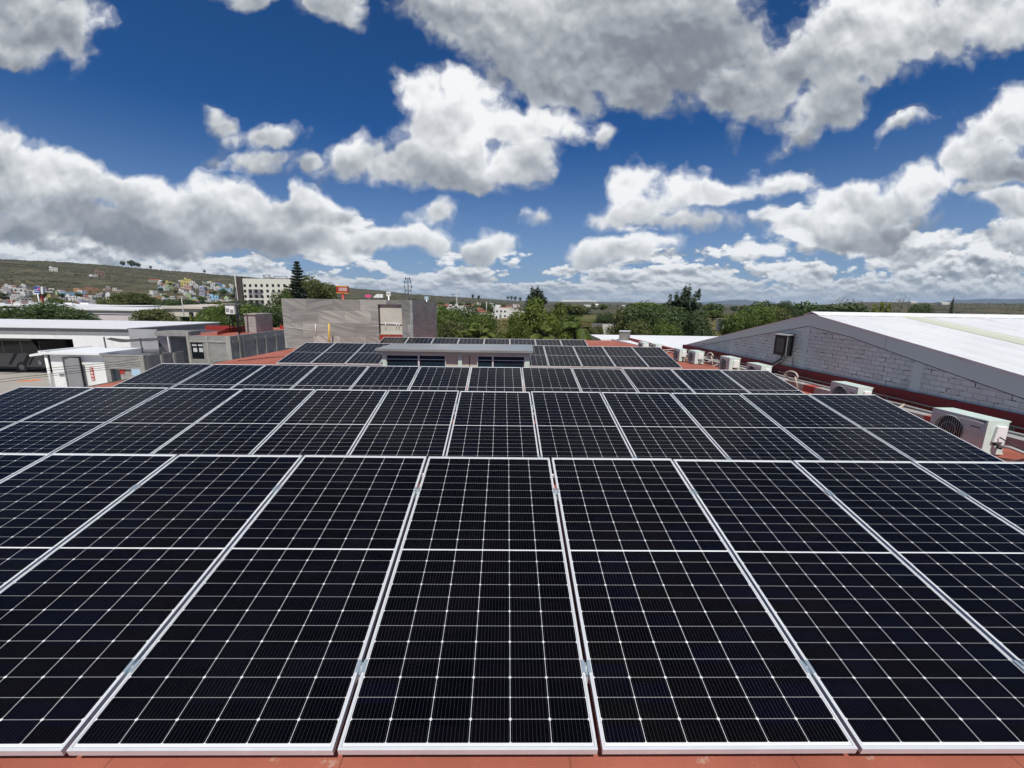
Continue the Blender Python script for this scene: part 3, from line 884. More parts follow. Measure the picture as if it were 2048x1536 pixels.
# ------------------------------------------------------------------ air conditioners
def make_ac(L, H, D):
    """fan side faces -x, pipe side faces -y; base corner at the near front bottom"""
    root = empty('air_conditioner', (0, 0, 0), 'x', 'air conditioner', 'air conditioner outdoor units along the gable wall')
    f = 0.05
    q = MB()
    q.box(0, 0, f, 0.018, 0.03, H - 0.02); q.box(0, L - 0.03, f, 0.018, L, H - 0.02)
    fc, fr = (L * 0.63, H * 0.50), min(H * 0.40, L * 0.33)
    n = 28                                           # front sheet with a round opening
    z0, z1, y0, y1 = f, H - 0.02, 0.03, L - 0.03
    ring, edge = [], []
    for k in range(n):
        a = 2 * math.pi * k / n
        cy, cz = math.cos(a), math.sin(a)
        ring.append((0.004, fc[0] + fr * cy, fc[1] + fr * cz))
        s = min(((y1 if cy > 0 else y0) - fc[0]) / cy if abs(cy) > 1e-6 else 9, ((z1 if cz > 0 else z0) - fc[1]) / cz if abs(cz) > 1e-6 else 9)
        edge.append((0.004, fc[0] + s * cy, fc[1] + s * cz))
    for k in range(n):
        j = (k + 1) % n
        q.face([ring[k], ring[j], edge[j], edge[k]])
        q.face([ring[j], ring[k], (0.06, ring[k][1], ring[k][2]), (0.06, ring[j][1], ring[j][2])])
    for cy, cz in ((y0, z0), (y1, z0), (y0, z1), (y1, z1)):
        near_ = sorted(edge, key=lambda e: (e[1] - cy) ** 2 + (e[2] - cz) ** 2)[:2]
        q.face([near_[0], near_[1], (0.004, cy, cz)])
    q.box(0.0, 0.0, H - 0.02, D, L, H)               # lid
    q.box(0.018, 0.0, f, D - 0.02, 0.02, H - 0.02)   # pipe side
    q.box(0.018, L - 0.02, f, D - 0.02, L, H - 0.02)
    q.box(0.0, 0.0, f - 0.02, D, L, f)
    q.build('casing', MAT['ac_white'], root)
    q = MB(); q.box(0.10, 0.03, f + 0.005, D - 0.005, L - 0.03, H - 0.025); q.build('coil', MAT['ac_coil'], root)
    q = MB()
    q.disc((0.085, fc[0], fc[1]), (-1, 0, 0), fr * 0.99, 24)
    q.tube([(0.083, fc[0], fc[1]), (0.04, fc[0], fc[1])], fr * 0.24, 12)
    for k in range(3):
        a = 2 * math.pi * k / 3 + 0.4
        P = []
        for rr, da, xx in ((0.22, -0.1, 0.045), (0.95, -0.45, 0.045), (0.95, 0.35, 0.075), (0.22, 0.5, 0.075)):
            P.append((xx, fc[0] + fr * rr * math.cos(a + da), fc[1] + fr * rr * math.sin(a + da)))
        q.face(P); q.face(P[::-1])
    q.build('fan', MAT['ac_dark'], root)
    q = MB()                                         # wire guard
    q.torus((-0.004, fc[0], fc[1]), (1, 0, 0), fr * 1.0, 0.004, 28, 5)
    q.torus((-0.006, fc[0], fc[1]), (1, 0, 0), fr * 0.5, 0.003, 20, 5)
    for k in range(-6, 7):
        y = k * fr / 6.6; hh = math.sqrt(max(fr * fr - y * y, 0))
        q.tube([(-0.006, fc[0] + y, fc[1] - hh), (-0.006, fc[0] + y, fc[1] + hh)], 0.0024, 4)
    q.build('fan_guard', MAT['ac_white'], root)
    q = MB()                                         # raised frame on the front
    for a, b_ in (((0.05, z1 - 0.03), (L - 0.06, z1 - 0.03)), ((0.05, f + 0.03), (L - 0.06, f + 0.03)), ((0.05, f + 0.03), (0.05, z1 - 0.03))):
        q.tube([(0.002, a[0], a[1]), (0.002, b_[0], b_[1])], 0.006, 5)
    q.build('front_rim', MAT['white_paint'], root)
    q = MB(); q.box(-0.001, 0.085, H * 0.74, 0.003, 0.085 + L * 0.16, H * 0.765); q.build('badge', MAT['dark_grey'], root)
    q = MB(); q.prism([(D * 0.30, -0.002, H * 0.42), (D * 0.82, -0.002, H * 0.42), (D * 0.82, -0.002, H * 0.86), (D * 0.38, -0.002, H * 0.86)], (0, -0.035, 0)); q.build('valve_cover', MAT['white_paint'], root, 0.008)
    q = MB()
    q.tube([(D * 0.45, -0.01, H * 0.36), (D * 0.45, -0.06, H * 0.36)], 0.02, 8); q.tube([(D * 0.62, -0.01, H * 0.27), (D * 0.62, -0.06, H * 0.27)], 0.02, 8)
    q.build('valve', MAT['black_metal'], root)
    for y in (0.08, L - 0.14):
        q = MB(); q.box(0.0, y, 0.0, D, y + 0.06, f - 0.02); q.build('foot', MAT['pipe_grey'], root)
    return root


ACS = [((7.59, 4.10), 0.78, 0.53, 0.33, 'largest and nearest white air conditioner, beside the right end of the second panel row'),
       ((7.78, 6.53), 0.70, 0.55, 0.31, 'white air conditioner past the third panel row, second nearest along the gable wall'),
       ((7.72, 9.62), 0.70, 0.56, 0.31, 'white air conditioner showing only its upper half, right below the electrical box'),
       ((7.93, 11.62), 0.62, 0.54, 0.36, 'white air conditioner left of the half hidden one, with a clear side valve cover'),
       ((7.90, 14.00), 0.62, 0.50, 0.36, 'nearer of the pair of air conditioners at the far end of the gable wall'),
       ((7.64, 14.80), 0.60, 0.50, 0.30, 'farther of the pair of air conditioners at the far end of the gable wall'),
       ((7.52, 17.15), 0.70, 0.50, 0.30, 'right one of two air conditioners peeking over the fourth row by the white roof'),
       ((7.20, 17.95), 0.70, 0.50, 0.30, 'left one of two air conditioners peeking over the fourth row by the white roof')]
rnd = random.Random(5)
for i, ((x, y), L, H, D, lab) in enumerate(ACS):
    a = make_ac(L, H, D)
    a.location = (x, y, roof_z(y + L / 2) + 0.0)
    a['label'] = lab
    # lagged refrigerant pipe from the valves over to the wall
    z = roof_z(y)
    c = MB()
    p0 = Vector((x + D * 0.5, y - 0.06, z + H * 0.32))
    pts = [p0, p0 + Vector((0.03, -0.10, 0.02)), p0 + Vector((0.16, -0.20, -0.04)), (x + D + 0.20, y - 0.25, z + 0.22), (x + D + 0.42, y - 0.16, z + 0.16), (8.72, y - 0.05, z + 0.22)]
    c.tube(pts, 0.022, 8)
    tag(c.build('refrigerant_pipe', MAT['insulation' if i % 2 else 'pipe_grey']), 'lagged pipe running to the wall from the %s' % ('nearest and largest air conditioner', 'second nearest air conditioner', 'half hidden air conditioner below the electrical box', 'air conditioner with the clear valve cover', 'nearer of the far pair of air conditioners', 'farther of the far pair of air conditioners', 'right of the two farthest air conditioners', 'left of the two farthest air conditioners')[i], 'pipe', 'lagged air conditioner pipes')
for (x, y, z, r_, lab) in ((8.2, 13.55, 0.14, 0.13, 'coil of pale lagged pipe right of the far pair of air conditioners'), (8.35, 9.35, 0.12, 0.16, 'loop of grey lagged pipe below the electrical box'), (8.28, 6.62, 0.0, 0.12, 'loop of pale lagged pipe beyond the second panel row end')):
    c = MB(); pts = []
    for k in range(22):
        a = math.pi * (-0.1 + 2.1 * k / 21)
        pts.append((x + 0.03 * k / 21 + 0.05 * math.sin(a * 0.5), y + r_ * math.cos(a) * 1.3, z + r_ * 0.7 * math.sin(a)))
    c.tube(pts, 0.022, 7)
    pts = [(x, y - r_ * 1.3, z), (x + 0.1, y - r_ * 1.3, roof_z(y) + 0.02), (8.6, y - 0.2, roof_z(y) + 0.19)]
    c.tube(pts, 0.02, 7)
    tag(c.build('pipe_coil', MAT['insulation']), lab, 'pipe', 'loops of lagged pipe')
rr = random.Random(3)
for i, (pts, lab) in enumerate(([[(7.74, 4.05, 0.15), (7.85, 3.9, 0.05), (8.05, 3.85, -0.05), (8.45, 3.95, -0.02), (8.8, 4.3, 0.1)], 'black cable sagging from the nearest air conditioner to the wall'],
                                [[(7.5, 3.98, -0.12), (7.9, 3.8, -0.13), (8.4, 3.75, -0.13), (8.9, 3.6, -0.12)], 'black cable lying on the red roof in front of the nearest air conditioner'])):
    c = MB(); c.tube(pts, 0.009, 6)
    tag(c.build('cable', MAT['cable_black']), lab, 'cable', 'cables by the nearest air conditioner')

# box on the far right corner of the red roof
vb = empty('roof_vent_box', (8.3, 25.2, roof_z(25)), 'grey metal box standing alone at the far right corner of the red roof', 'vent box')
q = MB()
zb = roof_z(25)
q.prism([(7.95, 24.9, zb), (8.57, 24.9, zb), (8.85, 25.55, zb), (8.2, 25.6, zb)], (0, 0, 0.66)); q.build('box_body', MAT['vent_metal'], vb)
q = MB(); q.prism([(7.92, 24.86, zb + 0.66), (8.6, 24.86, zb + 0.66), (8.9, 25.58, zb + 0.66), (8.17, 25.64, zb + 0.66)], (0, 0, 0.03)); q.build('lid', MAT['aluminium'], vb)

# low white roof beyond
lw = empty('low_shed', (19, 24, GROUND), 'low building with a flat white roof beyond the gabled warehouse and the vent box', 'shed')
q = MB()
q.hexa([(9.06, 17.7, -0.62), (34, 17.7, -0.62), (34, 29.5, -0.62), (7.2, 29.5, -0.62), (9.06, 17.7, -0.36), (34, 17.7, -0.36), (34, 29.5, -0.30), (7.2, 29.5, -0.30)])
q.hexa([(7.2, 26.0, -0.63), (9.06, 26.0, -0.63), (9.06, 29.4, -0.63), (7.2, 29.4, -0.63), (7.0, 26.0, -0.33), (9.06, 26.0, -0.33), (9.06, 29.4, -0.303), (7.0, 29.4, -0.303)])
q.build('roof', MAT['white_sheet'], lw)
q = MB(); q.box(9.2, 18.0, GROUND, 33.8, 29.2, -0.63); q.build('wall', MAT['cream_wall'], lw)

# ------------------------------------------------------------------ rooftop windows (lantern) between the rows
YF = 9.2
lt = empty('rooftop_lantern', (-0.6, 9.9, roof_z(9.5)), 'low grey rooftop structure with a flat slab and dark windows between panel rows', 'roof lantern')
XA, XB, ZT = -2.48, 1.34, 0.665
q = MB()
q.prism([(-2.62, 9.06, ZT), (1.42, 9.06, ZT), (1.50, 10.75, ZT), (-2.55, 10.55, ZT)], (0, 0, 0.055)); q.build('roof_slab', MAT['slab_grey'], lt)
q = MB()
zb = roof_z(9.9)
holes = [(-2.39, -1.57), (-1.52, -0.84), (-0.70, -0.52), (-0.42, -0.03), (0.01, 0.35), (0.41, 1.22)]
zs, zh = -0.02, 0.565
q.box(XA, YF, zb, XB, YF + 0.1, zs); q.box(XA, YF, zh, XB, YF + 0.1, ZT - 0.001)
xs = [XA] + [v for h in ((-2.39, -0.52), (-0.42, 1.22)) for v in h] + [XB]
for i in range(0, len(xs), 2): q.box(xs[i], YF, zs, xs[i + 1], YF + 0.1, zh)
q.box(XA, YF + 0.1, zb, XA + 0.1, 10.4, ZT - 0.001); q.box(XB - 0.1, YF + 0.1, zb, XB, 10.5, ZT - 0.001); q.box(XA + 0.1, 10.3, zb, XB - 0.1, 10.4, ZT - 0.001)
q.build('wall', MAT['render_grey'], lt)
for grp in (((-2.39, -1.545), (-1.545, -0.84)), ((-0.03, 0.38), (0.38, 1.22))):
    for x0, x1 in grp:
        w = MB(); t_ = 0.022
        for (a, b_, c, d) in ((x0, zs, x0 + t_, zh), (x1 - t_, zs, x1, zh), (x0 + t_, zh - t_, x1 - t_, zh), (x0 + t_, zs, x1 - t_, zs + t_)):
            w.box(a, YF + 0.02, b_, c, YF + 0.065, d)
        wo_ = w.build('window', MAT['aluminium'], lt)
        g = MB(); g.box(x0 + t_, YF + 0.04, zs + t_, x1 - t_, YF + 0.046, zh - t_); g.build('pane', MAT['glass_blue'], wo_)
        g = MB(); g.box(x0 + t_, YF + 0.030, zh - 0.13, x1 - t_, YF + 0.038, zh - 0.115); g.build('window_bar', MAT['pale_blue'], wo_)
q = MB(); q.box(-0.84, YF + 0.07, zs, -0.52, YF + 0.09, zh); q.box(-0.42, YF + 0.07, zs, -0.03, YF + 0.09, zh); q.build('blank_panel', MAT['plaster_beige'], lt)
q = MB(); q.box(-0.24, YF + 0.055, 0.1, -0.22, YF + 0.07, zh); q.build('handle', MAT['dark_grey'], lt)

# ------------------------------------------------------------------ stone clad tower
TY = 18.3
A, B = at(563, 597, TY), at(820, 600, TY)
TX0, TX1, TZ = A.x - 0.02, B.x, 1.97
zb = roof_z(TY) - 0.02
tw = empty('stone_clad_block', ((TX0 + TX1) / 2, TY + 3.5, zb), 'windowless block clad in large grey stone slabs at the far left of the red roof', 'building')
rx0, rx1, rz1 = -5.29, -4.19, 1.765
q = MB()
q.box(TX0, TY, zb, rx0, TY + 0.25, TZ); q.box(rx1, TY, zb, TX1 - 0.02, TY + 0.25, TZ); q.box(rx0, TY, rz1, rx1, TY + 0.25, TZ)
q.box(TX0, TY + 0.25, zb, TX0 + 0.2, 25.1, TZ - 0.03)
q.build('front_wall', MAT['stone_slab'], tw)
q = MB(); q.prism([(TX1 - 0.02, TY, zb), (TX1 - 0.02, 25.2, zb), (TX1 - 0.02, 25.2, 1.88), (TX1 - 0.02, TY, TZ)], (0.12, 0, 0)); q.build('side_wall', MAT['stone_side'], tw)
q = MB(); q.box(TX0 + 0.2, TY + 0.25, TZ - 0.25, TX1 - 0.02, 25.1, TZ - 0.1); q.build('roof', MAT['concrete'], tw)
q = MB(); q.box(rx0, TY + 0.10, 0.42, rx1, TY + 0.2, rz1); q.build('recessed_panel', MAT['plaster_beige'], tw)
q = MB(); q.box(rx0 + 0.001, TY + 0.03, 0.42, rx0 + 0.05, TY + 0.099, rz1); q.build('recess_shade_strip', MAT['black_metal'], tw)  # black strip that paints the shade down the left side of the recess
q = MB(); q.prism([(rx0, TY + 0.06, zb), (rx1, TY + 0.06, zb), (rx1, TY + 0.06, 0.36), (rx1 - 0.5, TY + 0.06, 0.37), (rx0 + 0.4, TY + 0.06, 0.33), (rx0, TY + 0.06, 0.35)], (0, 0.04, 0)); q.build('red_base', MAT['red_paint'], tw)
q = MB(); q.box(rx0, TY + 0.055, 0.36, rx1, TY + 0.1, 0.42); q.build('sill', MAT['plaster_beige'], tw)
hb = MB()
hb.tube([(rx0 + 0.02, TY + 0.05, 0.90), (rx1 + 0.0, TY + 0.05, 0.885)], 0.018, 6)
for x, z0 in ((rx0 + 0.30, 0.66), (rx1 - 0.28, 0.70), (rx1 - 0.16, 0.69)): hb.tube([(x, TY + 0.05, z0), (x, TY + 0.05, 0.89)], 0.016, 6)
tag(hb.build('pipe_bracket', MAT['sign_white']), 'white pipe with short drops across the beige recess of the stone block', 'pipe')
yp = MB(); P0, P1 = at(658, 690, 17.9), at(658, 647, 17.9)
yp.tube([(P0.x, 17.9, roof_z(17.9)), (P1.x, 17.9, P1.z)], 0.038, 10); yp.tube([(P1.x, 17.9, P1.z), (P1.x, 17.9, P1.z + 0.02)], 0.042, 10)
tag(yp.build('standpipe', MAT['yellow_pipe']), 'upright yellow pipe in front of the stone clad wall', 'pipe')
wp_ = MB(); P0, P1 = at(631, 674, 18.26), at(631, 648, 18.26)
wp_.tube([(P0.x, 18.26, P0.z), (P1.x, 18.26, P1.z)], 0.014, 6)
Q0, Q1 = at(572, 654, 18.27), at(616, 660, 18.27)
wp_.tube([(Q0.x, 18.275, Q0.z), ((Q0.x + Q1.x) / 2, 18.275, (Q0.z + Q1.z) / 2 + 0.01), (Q1.x, 18.275, Q1.z)], 0.006, 5)
tag(wp_.build('wall_conduit', MAT['sign_white']), 'thin pale conduit on the left half of the stone clad wall', 'pipe')
cb_ = MB()
pts = [(-8.9, 13.4, roof_z(13.4) + 0.012)]
for k in range(18):
    t_ = k / 17; pts.append((-8.7 + 1.75 * t_, 13.55 + 1.0 * math.sin(t_ * 3.0) + 0.08 * math.sin(t_ * 9), roof_z(14) + 0.014))
cb_.tube(pts, 0.011, 5)
tag(cb_.build('roof_cable', MAT['cable_black']), 'loose black cable lying on the red roof left of the fourth row', 'cable')

# ------------------------------------------------------------------ ground: one sheet from the yard to the horizon
# (picture column, height of the skyline there, distance of the ridge, distance where the slope starts)
SKYL = [(-900, 512, 1300, 330), (-400, 514, 1300, 340), (-100, 516, 1300, 350), (0, 519, 1300, 360), (100, 523, 1300, 370), (200, 529, 1300, 380), (300, 538, 1320, 380), (400, 546, 1350, 390),
        (470, 552, 1380, 400), (560, 560, 1400, 450), (640, 566, 1450, 520), (700, 576, 1500, 600), (760, 581, 1600, 650), (820, 588, 1750, 700), (880, 592, 2000, 800),
        (950, 596, 2500, 1000), (1010, 600, 3200, 1300), (1060, 602, 4200, 1500), (1150, 603, 5000, 1800), (1250, 604.5, 5000, 1800), (1350, 606.5, 5000, 1800), (1430, 608.5, 5000, 1800),
        (1500, 610, 4800, 1800), (1600, 611, 4200, 1500), (1650, 609, 3200, 1100), (1700, 605.5, 2600, 900), (1760, 604, 2400, 800), (1830, 605, 2400, 800), (1890, 606, 2400, 800),
        (1950, 606.5, 2300, 800), (2048, 607, 2200, 750), (2300, 604, 2000, 700), (2900, 600, 1800, 600)]
SKY_AZ = []
for px, py, rr_, ft in SKYL:
    d = ray(px, py); SKY_AZ.append((math.atan2(d.x, d.y), d.z / math.hypot(d.x, d.y), rr_, ft))
SKY_AZ = [(-3.2, 0.0, 4000, 1500), (-2.0, 0.02, 2500, 900)] + SKY_AZ + [(2.0, 0.01, 2500, 900), (3.2, 0.0, 4000, 1500)]


def skyline(az):
    for a, b_ in zip(SKY_AZ, SKY_AZ[1:]):
        if az <= b_[0]:
            f = (az - a[0]) / (b_[0] - a[0]); f = max(0.0, min(1.0, f))
            return [a[i] + (b_[i] - a[i]) * f for i in (1, 2, 3)]
    return SKY_AZ[-1][1:]


def hash2(i, j): return random.Random(i * 7349 + j * 9151).random()


def vnoise(x, y):
    i, j = math.floor(x), math.floor(y); u, v = x - i, y - j
    u = u * u * (3 - 2 * u); v = v * v * (3 - 2 * v)
    a, b_, c, d = hash2(i, j), hash2(i + 1, j), hash2(i, j + 1), hash2(i + 1, j + 1)
    return (a + (b_ - a) * u) * (1 - v) + (c + (d - c) * u) * v - 0.5


def land(x, y, rough=True):
    dx, dy = x - EYE.x, y - EYE.y
    r = math.hypot(dx, dy); az = math.atan2(dx, dy)
    te, ridge, foot = skyline(az)
    zr = EYE.z + te * ridge
    if r <= foot: z = GROUND
    elif r <= ridge:
        f = (r - foot) / (ridge - foot)
        z = GROUND + (zr - GROUND) * (0.85 * f + 0.15 * f * f * (3 - 2 * f))
    else:
        f = min(1.0, (r - ridge) / (ridge * 0.6)); z = zr + (GROUND - zr) * f * f * (3 - 2 * f) * 0.9
    if rough and r > foot:
        w = min(1.0, (r - foot) / 200.0) * min(1.0, (zr - GROUND) / 40.0) * min(1.0, max(0.05, abs(ridge - r) / 300.0))
        z += w * (vnoise(x / 120, y / 120) * 9 + vnoise(x / 45, y / 45) * 3.5)
    return z


q = MB()
azs = []
a = -math.pi
while a < math.pi - 1e-6:
    azs.append(a); a += RAD(0.45) if -1.05 < a < 1.0 else RAD(4.0)
rads = [0.0, 25, 60, 100, 160, 230, 300, 350, 380]
while rads[-1] < 2600: rads.append(rads[-1] * 1.045 + 2)
while rads[-1] < 15500: rads.append(rads[-1] * 1.14)
vs = []; nA = len(azs)
for r in rads[1:]:
    for a in azs:
        x, y = EYE.x + r * math.sin(a), EYE.y + r * math.cos(a)
        vs.append((x, y, land(x, y)))
fs = []
for i in range(len(rads) - 2):
    for j in range(nA):
        k = (j + 1) % nA
        fs.append((i * nA + j, i * nA + k, (i + 1) * nA + k, (i + 1) * nA + j))
vs.append((EYE.x, EYE.y, GROUND)); c0 = len(vs) - 1
for j in range(nA): fs.append((c0, (j + 1) % nA, j))
fs = [f[::-1] for f in fs]
q.grid(vs, fs, 0, True)


def ground_mat():
    mt, t, b = newmat('ground')
    p = geopos(t); x, y, z = sepv(t, p)
    r = vmt(t, 'LENGTH', p, out=1)
    n1 = noise(t, p, 0.012, 6.0, 0.6, '3D'); n2 = noise(t, p, 0.09, 6.0, 0.65, '3D'); n3 = noise(t, p, 0.9, 5.0, 0.6, '3D'); n4 = noise(t, p, 0.035, 7.0, 0.68, '3D')
    dry = mixc(t, lin(t, n2, 0.3, 0.7), rgb(0.13, 0.105, 0.05), rgb(0.20, 0.165, 0.085))
    grass = mixc(t, lin(t, n3, 0.3, 0.7), rgb(0.055, 0.065, 0.02), rgb(0.115, 0.12, 0.035))
    near_ = mixc(t, smooth(t, n4, 0.42, 0.58), grass, dry)
    soil = mixc(t, lin(t, n2, 0.3, 0.7), rgb(0.20, 0.13, 0.085), rgb(0.14, 0.10, 0.065))
    near_ = mixc(t, smooth(t, n1, 0.56, 0.66, 0.0, 0.7), near_, soil)
    scr = mixc(t, lin(t, n4, 0.36, 0.64), rgb(0.042, 0.043, 0.024), rgb(0.125, 0.112, 0.070))
    scr = mixc(t, smooth(t, n2, 0.54, 0.68, 0.0, 0.65), scr, rgb(0.125, 0.096, 0.066))
    fields = mixc(t, smooth(t, n1, 0.42, 0.56), rgb(0.036, 0.043, 0.022), rgb(0.105, 0.088, 0.052))
    far = mixc(t, smooth(t, z, 2.0, 14.0), fields, scr)
    col = mixc(t, smooth(t, r, 230.0, 420.0), near_, far)
    plug(t, b.inputs['Base Color'], col); b.inputs['Roughness'].default_value = 0.95; b.inputs['Specular IOR Level'].default_value = 0.1
    bump(t, b, n2 + n4, 0.6, 2.0)


ground_mat()
tag(q.build('ground', MAT['ground']), kind='structure')

# far blue mountains
q = MB()
MT = [(1180, 609), (1240, 606.5), (1300, 607), (1345, 608), (1380, 606), (1405, 603.5), (1430, 603), (1452, 600.6), (1466, 598.6), (1480, 599.4), (1492, 599.0), (1504, 601), (1518, 602), (1530, 604.5), (1544, 603.6), (1556, 606.5), (1570, 611), (1620, 615), (1700, 617), (1800, 616), (1850, 610), (1872, 605.5), (1893, 601.5), (1915, 598.8), (1932, 600.2), (1950, 598.4), (1985, 597.2), (2010, 598.2), (2048, 597.0), (2120, 599), (2250, 606), (2400, 612)]
D = 13500.0
pts = []
for (p0, h0), (p1, h1) in zip(MT, MT[1:]):
    for k in range(4):
        f = k / 4.0; px, py = p0 + (p1 - p0) * f, h0 + (h1 - h0) * f
        d = ray(px, py); az = math.atan2(d.x, d.y); te = d.z / math.hypot(d.x, d.y)
        pts.append((az, EYE.z + te * D + 10 * vnoise(px / 7.0, 3.0)))
vs = []; NR = 9
for i in range(NR):
    f = i / (NR - 1)
    for az, zt in pts:
        rr_ = D - 2200 * (1 - f) if i < NR - 1 else D + 900
        hh = GROUND - 6 + (max(zt, GROUND) - GROUND) * (min(1.0, f * 8 / 7) ** 1.3) if i < NR - 1 else GROUND - 6
        hh += ((vnoise(az * 300, i * 1.3) * 70 + vnoise(az * 900, i * 2.3) * 40) * math.sin(math.pi * min(1, f * 8 / 7))) * min(1.0, max(0.0, (zt - GROUND) / 150))
        vs.append((EYE.x + rr_ * math.sin(az), EYE.y + rr_ * math.cos(az), hh))
n = len(pts); fs = []
for i in range(NR - 1):
    for j in range(n - 1): fs.append((i * n + j, i * n + j + 1, (i + 1) * n + j + 1, (i + 1) * n + j))
q.grid(vs, fs, 0, True)
mat('mountain', (0.030, 0.042, 0.045), 0.95, 0.0, 0.3, 0.004)
tag(q.build('mountains', MAT['mountain']), kind='structure')

# yard between the buildings on the left
q = MB(); q.face([(-75, 2, GROUND + 0.004), (-9.6, 2, GROUND + 0.004), (-9.6, 62, GROUND + 0.004), (-75, 62, GROUND + 0.004)])
mat('yard', (0.34, 0.315, 0.28), 0.85, 0.0, 0.15, 0.35, 0.35, bmp=0.2)
tag(q.build('pavement', MAT['yard']), kind='structure')
q = MB(); A, B = atz(30, 764, GROUND + 0.01), atz(72, 762, GROUND + 0.01)
q.face([(A.x, A.y, GROUND + 0.008), (B.x, B.y, GROUND + 0.008), (B.x - 0.3, B.y + 0.9, GROUND + 0.008), (A.x - 0.3, A.y + 0.9, GROUND + 0.008)])
tag(q.build('road_marking', MAT['orange_paint']), kind='structure')

# ------------------------------------------------------------------ white guard house
Y0 = 29.0
gl, gr_, zt = at(95, 708, Y0).x, at(206, 708, Y0).x, at(150, 707, Y0).z
gh = empty('guard_house', ((gl + gr_) / 2, Y0 + 1.6, GROUND), 'small white guard house with a flat white roof and a grey door standing ajar', 'guard house')
q = MB()
d0, d1 = at(132, 760, Y0).x, at(170, 760, Y0).x
q.box(gl + 0.12, Y0, GROUND, d0, Y0 + 0.15, zt - 0.05); q.box(d1, Y0, GROUND, gr_, Y0 + 0.15, zt - 0.05)
dz = at(150, 714, Y0).z
q.box(d0, Y0, dz, d1, Y0 + 0.15, zt - 0.05)
q.box(gl + 0.12, Y0 + 0.15, GROUND, gl + 0.27, Y0 + 3.2, zt - 0.05); q.box(gr_ - 0.15, Y0 + 0.15, GROUND, gr_, Y0 + 3.2, zt - 0.05); q.box(gl + 0.27, Y0 + 3.05, GROUND, gr_ - 0.15, Y0 + 3.2, zt - 0.05)
q.build('wall', MAT['white_paint'], gh)
q = MB(); q.box(gl - 0.25, Y0 - 0.35, zt - 0.05, gr_ + 0.05, Y0 + 3.4, zt + 0.09); q.build('roof', MAT['white_sheet'], gh)
q = MB(); q.box(gl - 0.26, Y0 - 0.36, zt + 0.09, gl - 0.06, Y0 + 3.4, zt + 0.2); q.build('roof_edge', MAT['white_paint'], gh)
q = MB(); A, B = at(139, 762, Y0), at(169, 762, Y0 - 0.25)
q.prism([(A.x, Y0 - 0.03, GROUND + 0.02), (B.x, Y0 - 0.35, GROUND + 0.02), (B.x, Y0 - 0.35, dz - 0.03), (A.x, Y0 - 0.03, dz - 0.03)], (0, -0.05, 0)); q.build('door', MAT['mid_grey'], gh)
q = MB()
q.tube([(gl - 0.02, Y0 - 0.12, GROUND), (gl - 0.02, Y0 - 0.12, zt - 0.05)], 0.09, 8); q.build('corner_post', MAT['white_paint'], gh)
q = MB(); A = at(124, 748, Y0); q.box(A.x - 0.17, Y0 - 0.03, A.z - 0.16, A.x + 0.17, Y0 - 0.002, A.z + 0.05); q.build('wall_plate', MAT['mid_grey'], gh)
q = MB(); A, B = at(62, 713, Y0 - 0.4), at(95, 707, Y0 - 0.2)
q.prism([(A.x, Y0 - 0.5, A.z), (B.x, Y0 - 0.3, B.z - 0.05), (B.x, Y0 - 0.3, B.z + 0.17), (A.x, Y0 - 0.5, A.z + 0.15)], (0, 0.3, 0)); q.build('canopy_arm', MAT['white_paint'], gh)
# red sign with white marks beside the door
sg = empty('wall_sign', (at(186, 748, Y0).x, Y0, GROUND + 2), 'tall red sign with white marks on the guard house wall, right of its door', 'sign')
A, B = at(179.5, 735, Y0), at(191, 761, Y0)
q = MB(); q.box(A.x, Y0 - 0.035, B.z, B.x, Y0 - 0.003, A.z); q.build('board', MAT['sign_red'], sg)
q = MB()
w, h = B.x - A.x, A.z - B.z
for j, (fx0, fx1, fz0, fz1) in enumerate(((.2, .42, .80, .94), (.55, .8, .82, .92), (.2, .35, .52, .70), (.42, .58, .52, .72), (.66, .8, .52, .66), (.2, .5, .30, .44), (.6, .8, .28, .44), (.08, .92, .02, .05), (.08, .92, .09, .115), (.08, .92, .155, .19))):
    q.box(A.x + w * fx0, Y0 - 0.042, B.z + h * fz0, A.x + w * fx1, Y0 - 0.036, B.z + h * fz1)
q.build('marks', MAT['sign_white'], sg)

# ------------------------------------------------------------------ long white warehouse with the dark bay
YW = 37.0
wl = empty('white_warehouse', (-60, YW + 6, GROUND), 'long white warehouse with a flat white roof and a dark open bay on the left', 'warehouse')
xr = at(257, 657, YW).x; zt = at(120, 656, YW).z; xl = xr - 52
zo, xo = at(60, 677, YW).z, at(147, 690, YW).x
q = MB(); q.box(xo, YW, GROUND, xr, YW + 0.2, zt - 0.55); q.box(xl, YW, zo, xo, YW + 0.2, zt - 0.55); q.box(xl, YW + 0.2, GROUND, xl + 0.2, YW + 12, zt - 0.55); q.box(xl + 0.2, YW + 11.8, GROUND, xr, YW + 12, zt - 0.55)
q.build('front_wall', MAT['white_paint'], wl)
q = MB(); q.box(xr - 0.2, YW + 0.2, GROUND, xr, YW + 11.8, zt - 0.55); q.build('end_wall', MAT['wall_pink'], wl)
q = MB(); q.box(xl, YW - 0.06, zt - 0.55, xr + 0.02, YW + 12.05, zt - 0.004); q.build('eave_strip', MAT['mid_grey'], wl)  # grey band between the roof edge and the white wall
q = MB(); q.box(xl - 0.1, YW - 0.25, zt - 0.004, xr + 0.1, YW + 12.2, zt + 0.08); q.build('roof', MAT['far_sheet'], wl)
q = MB(); q.box(xl + 0.3, YW + 9.0, GROUND, xo + 3, YW + 9.1, zt - 0.6); q.box(xo + 2.5, YW + 0.3, GROUND, xo + 2.6, YW + 9, zt - 0.6); q.build('bay_lining', MAT['dark_grey'], wl)
q = MB(); q.box(xo - 14.0, YW + 0.3, GROUND, xo - 13.7, YW + 0.6, zo); q.build('bay_post', MAT['dark_grey'], wl)

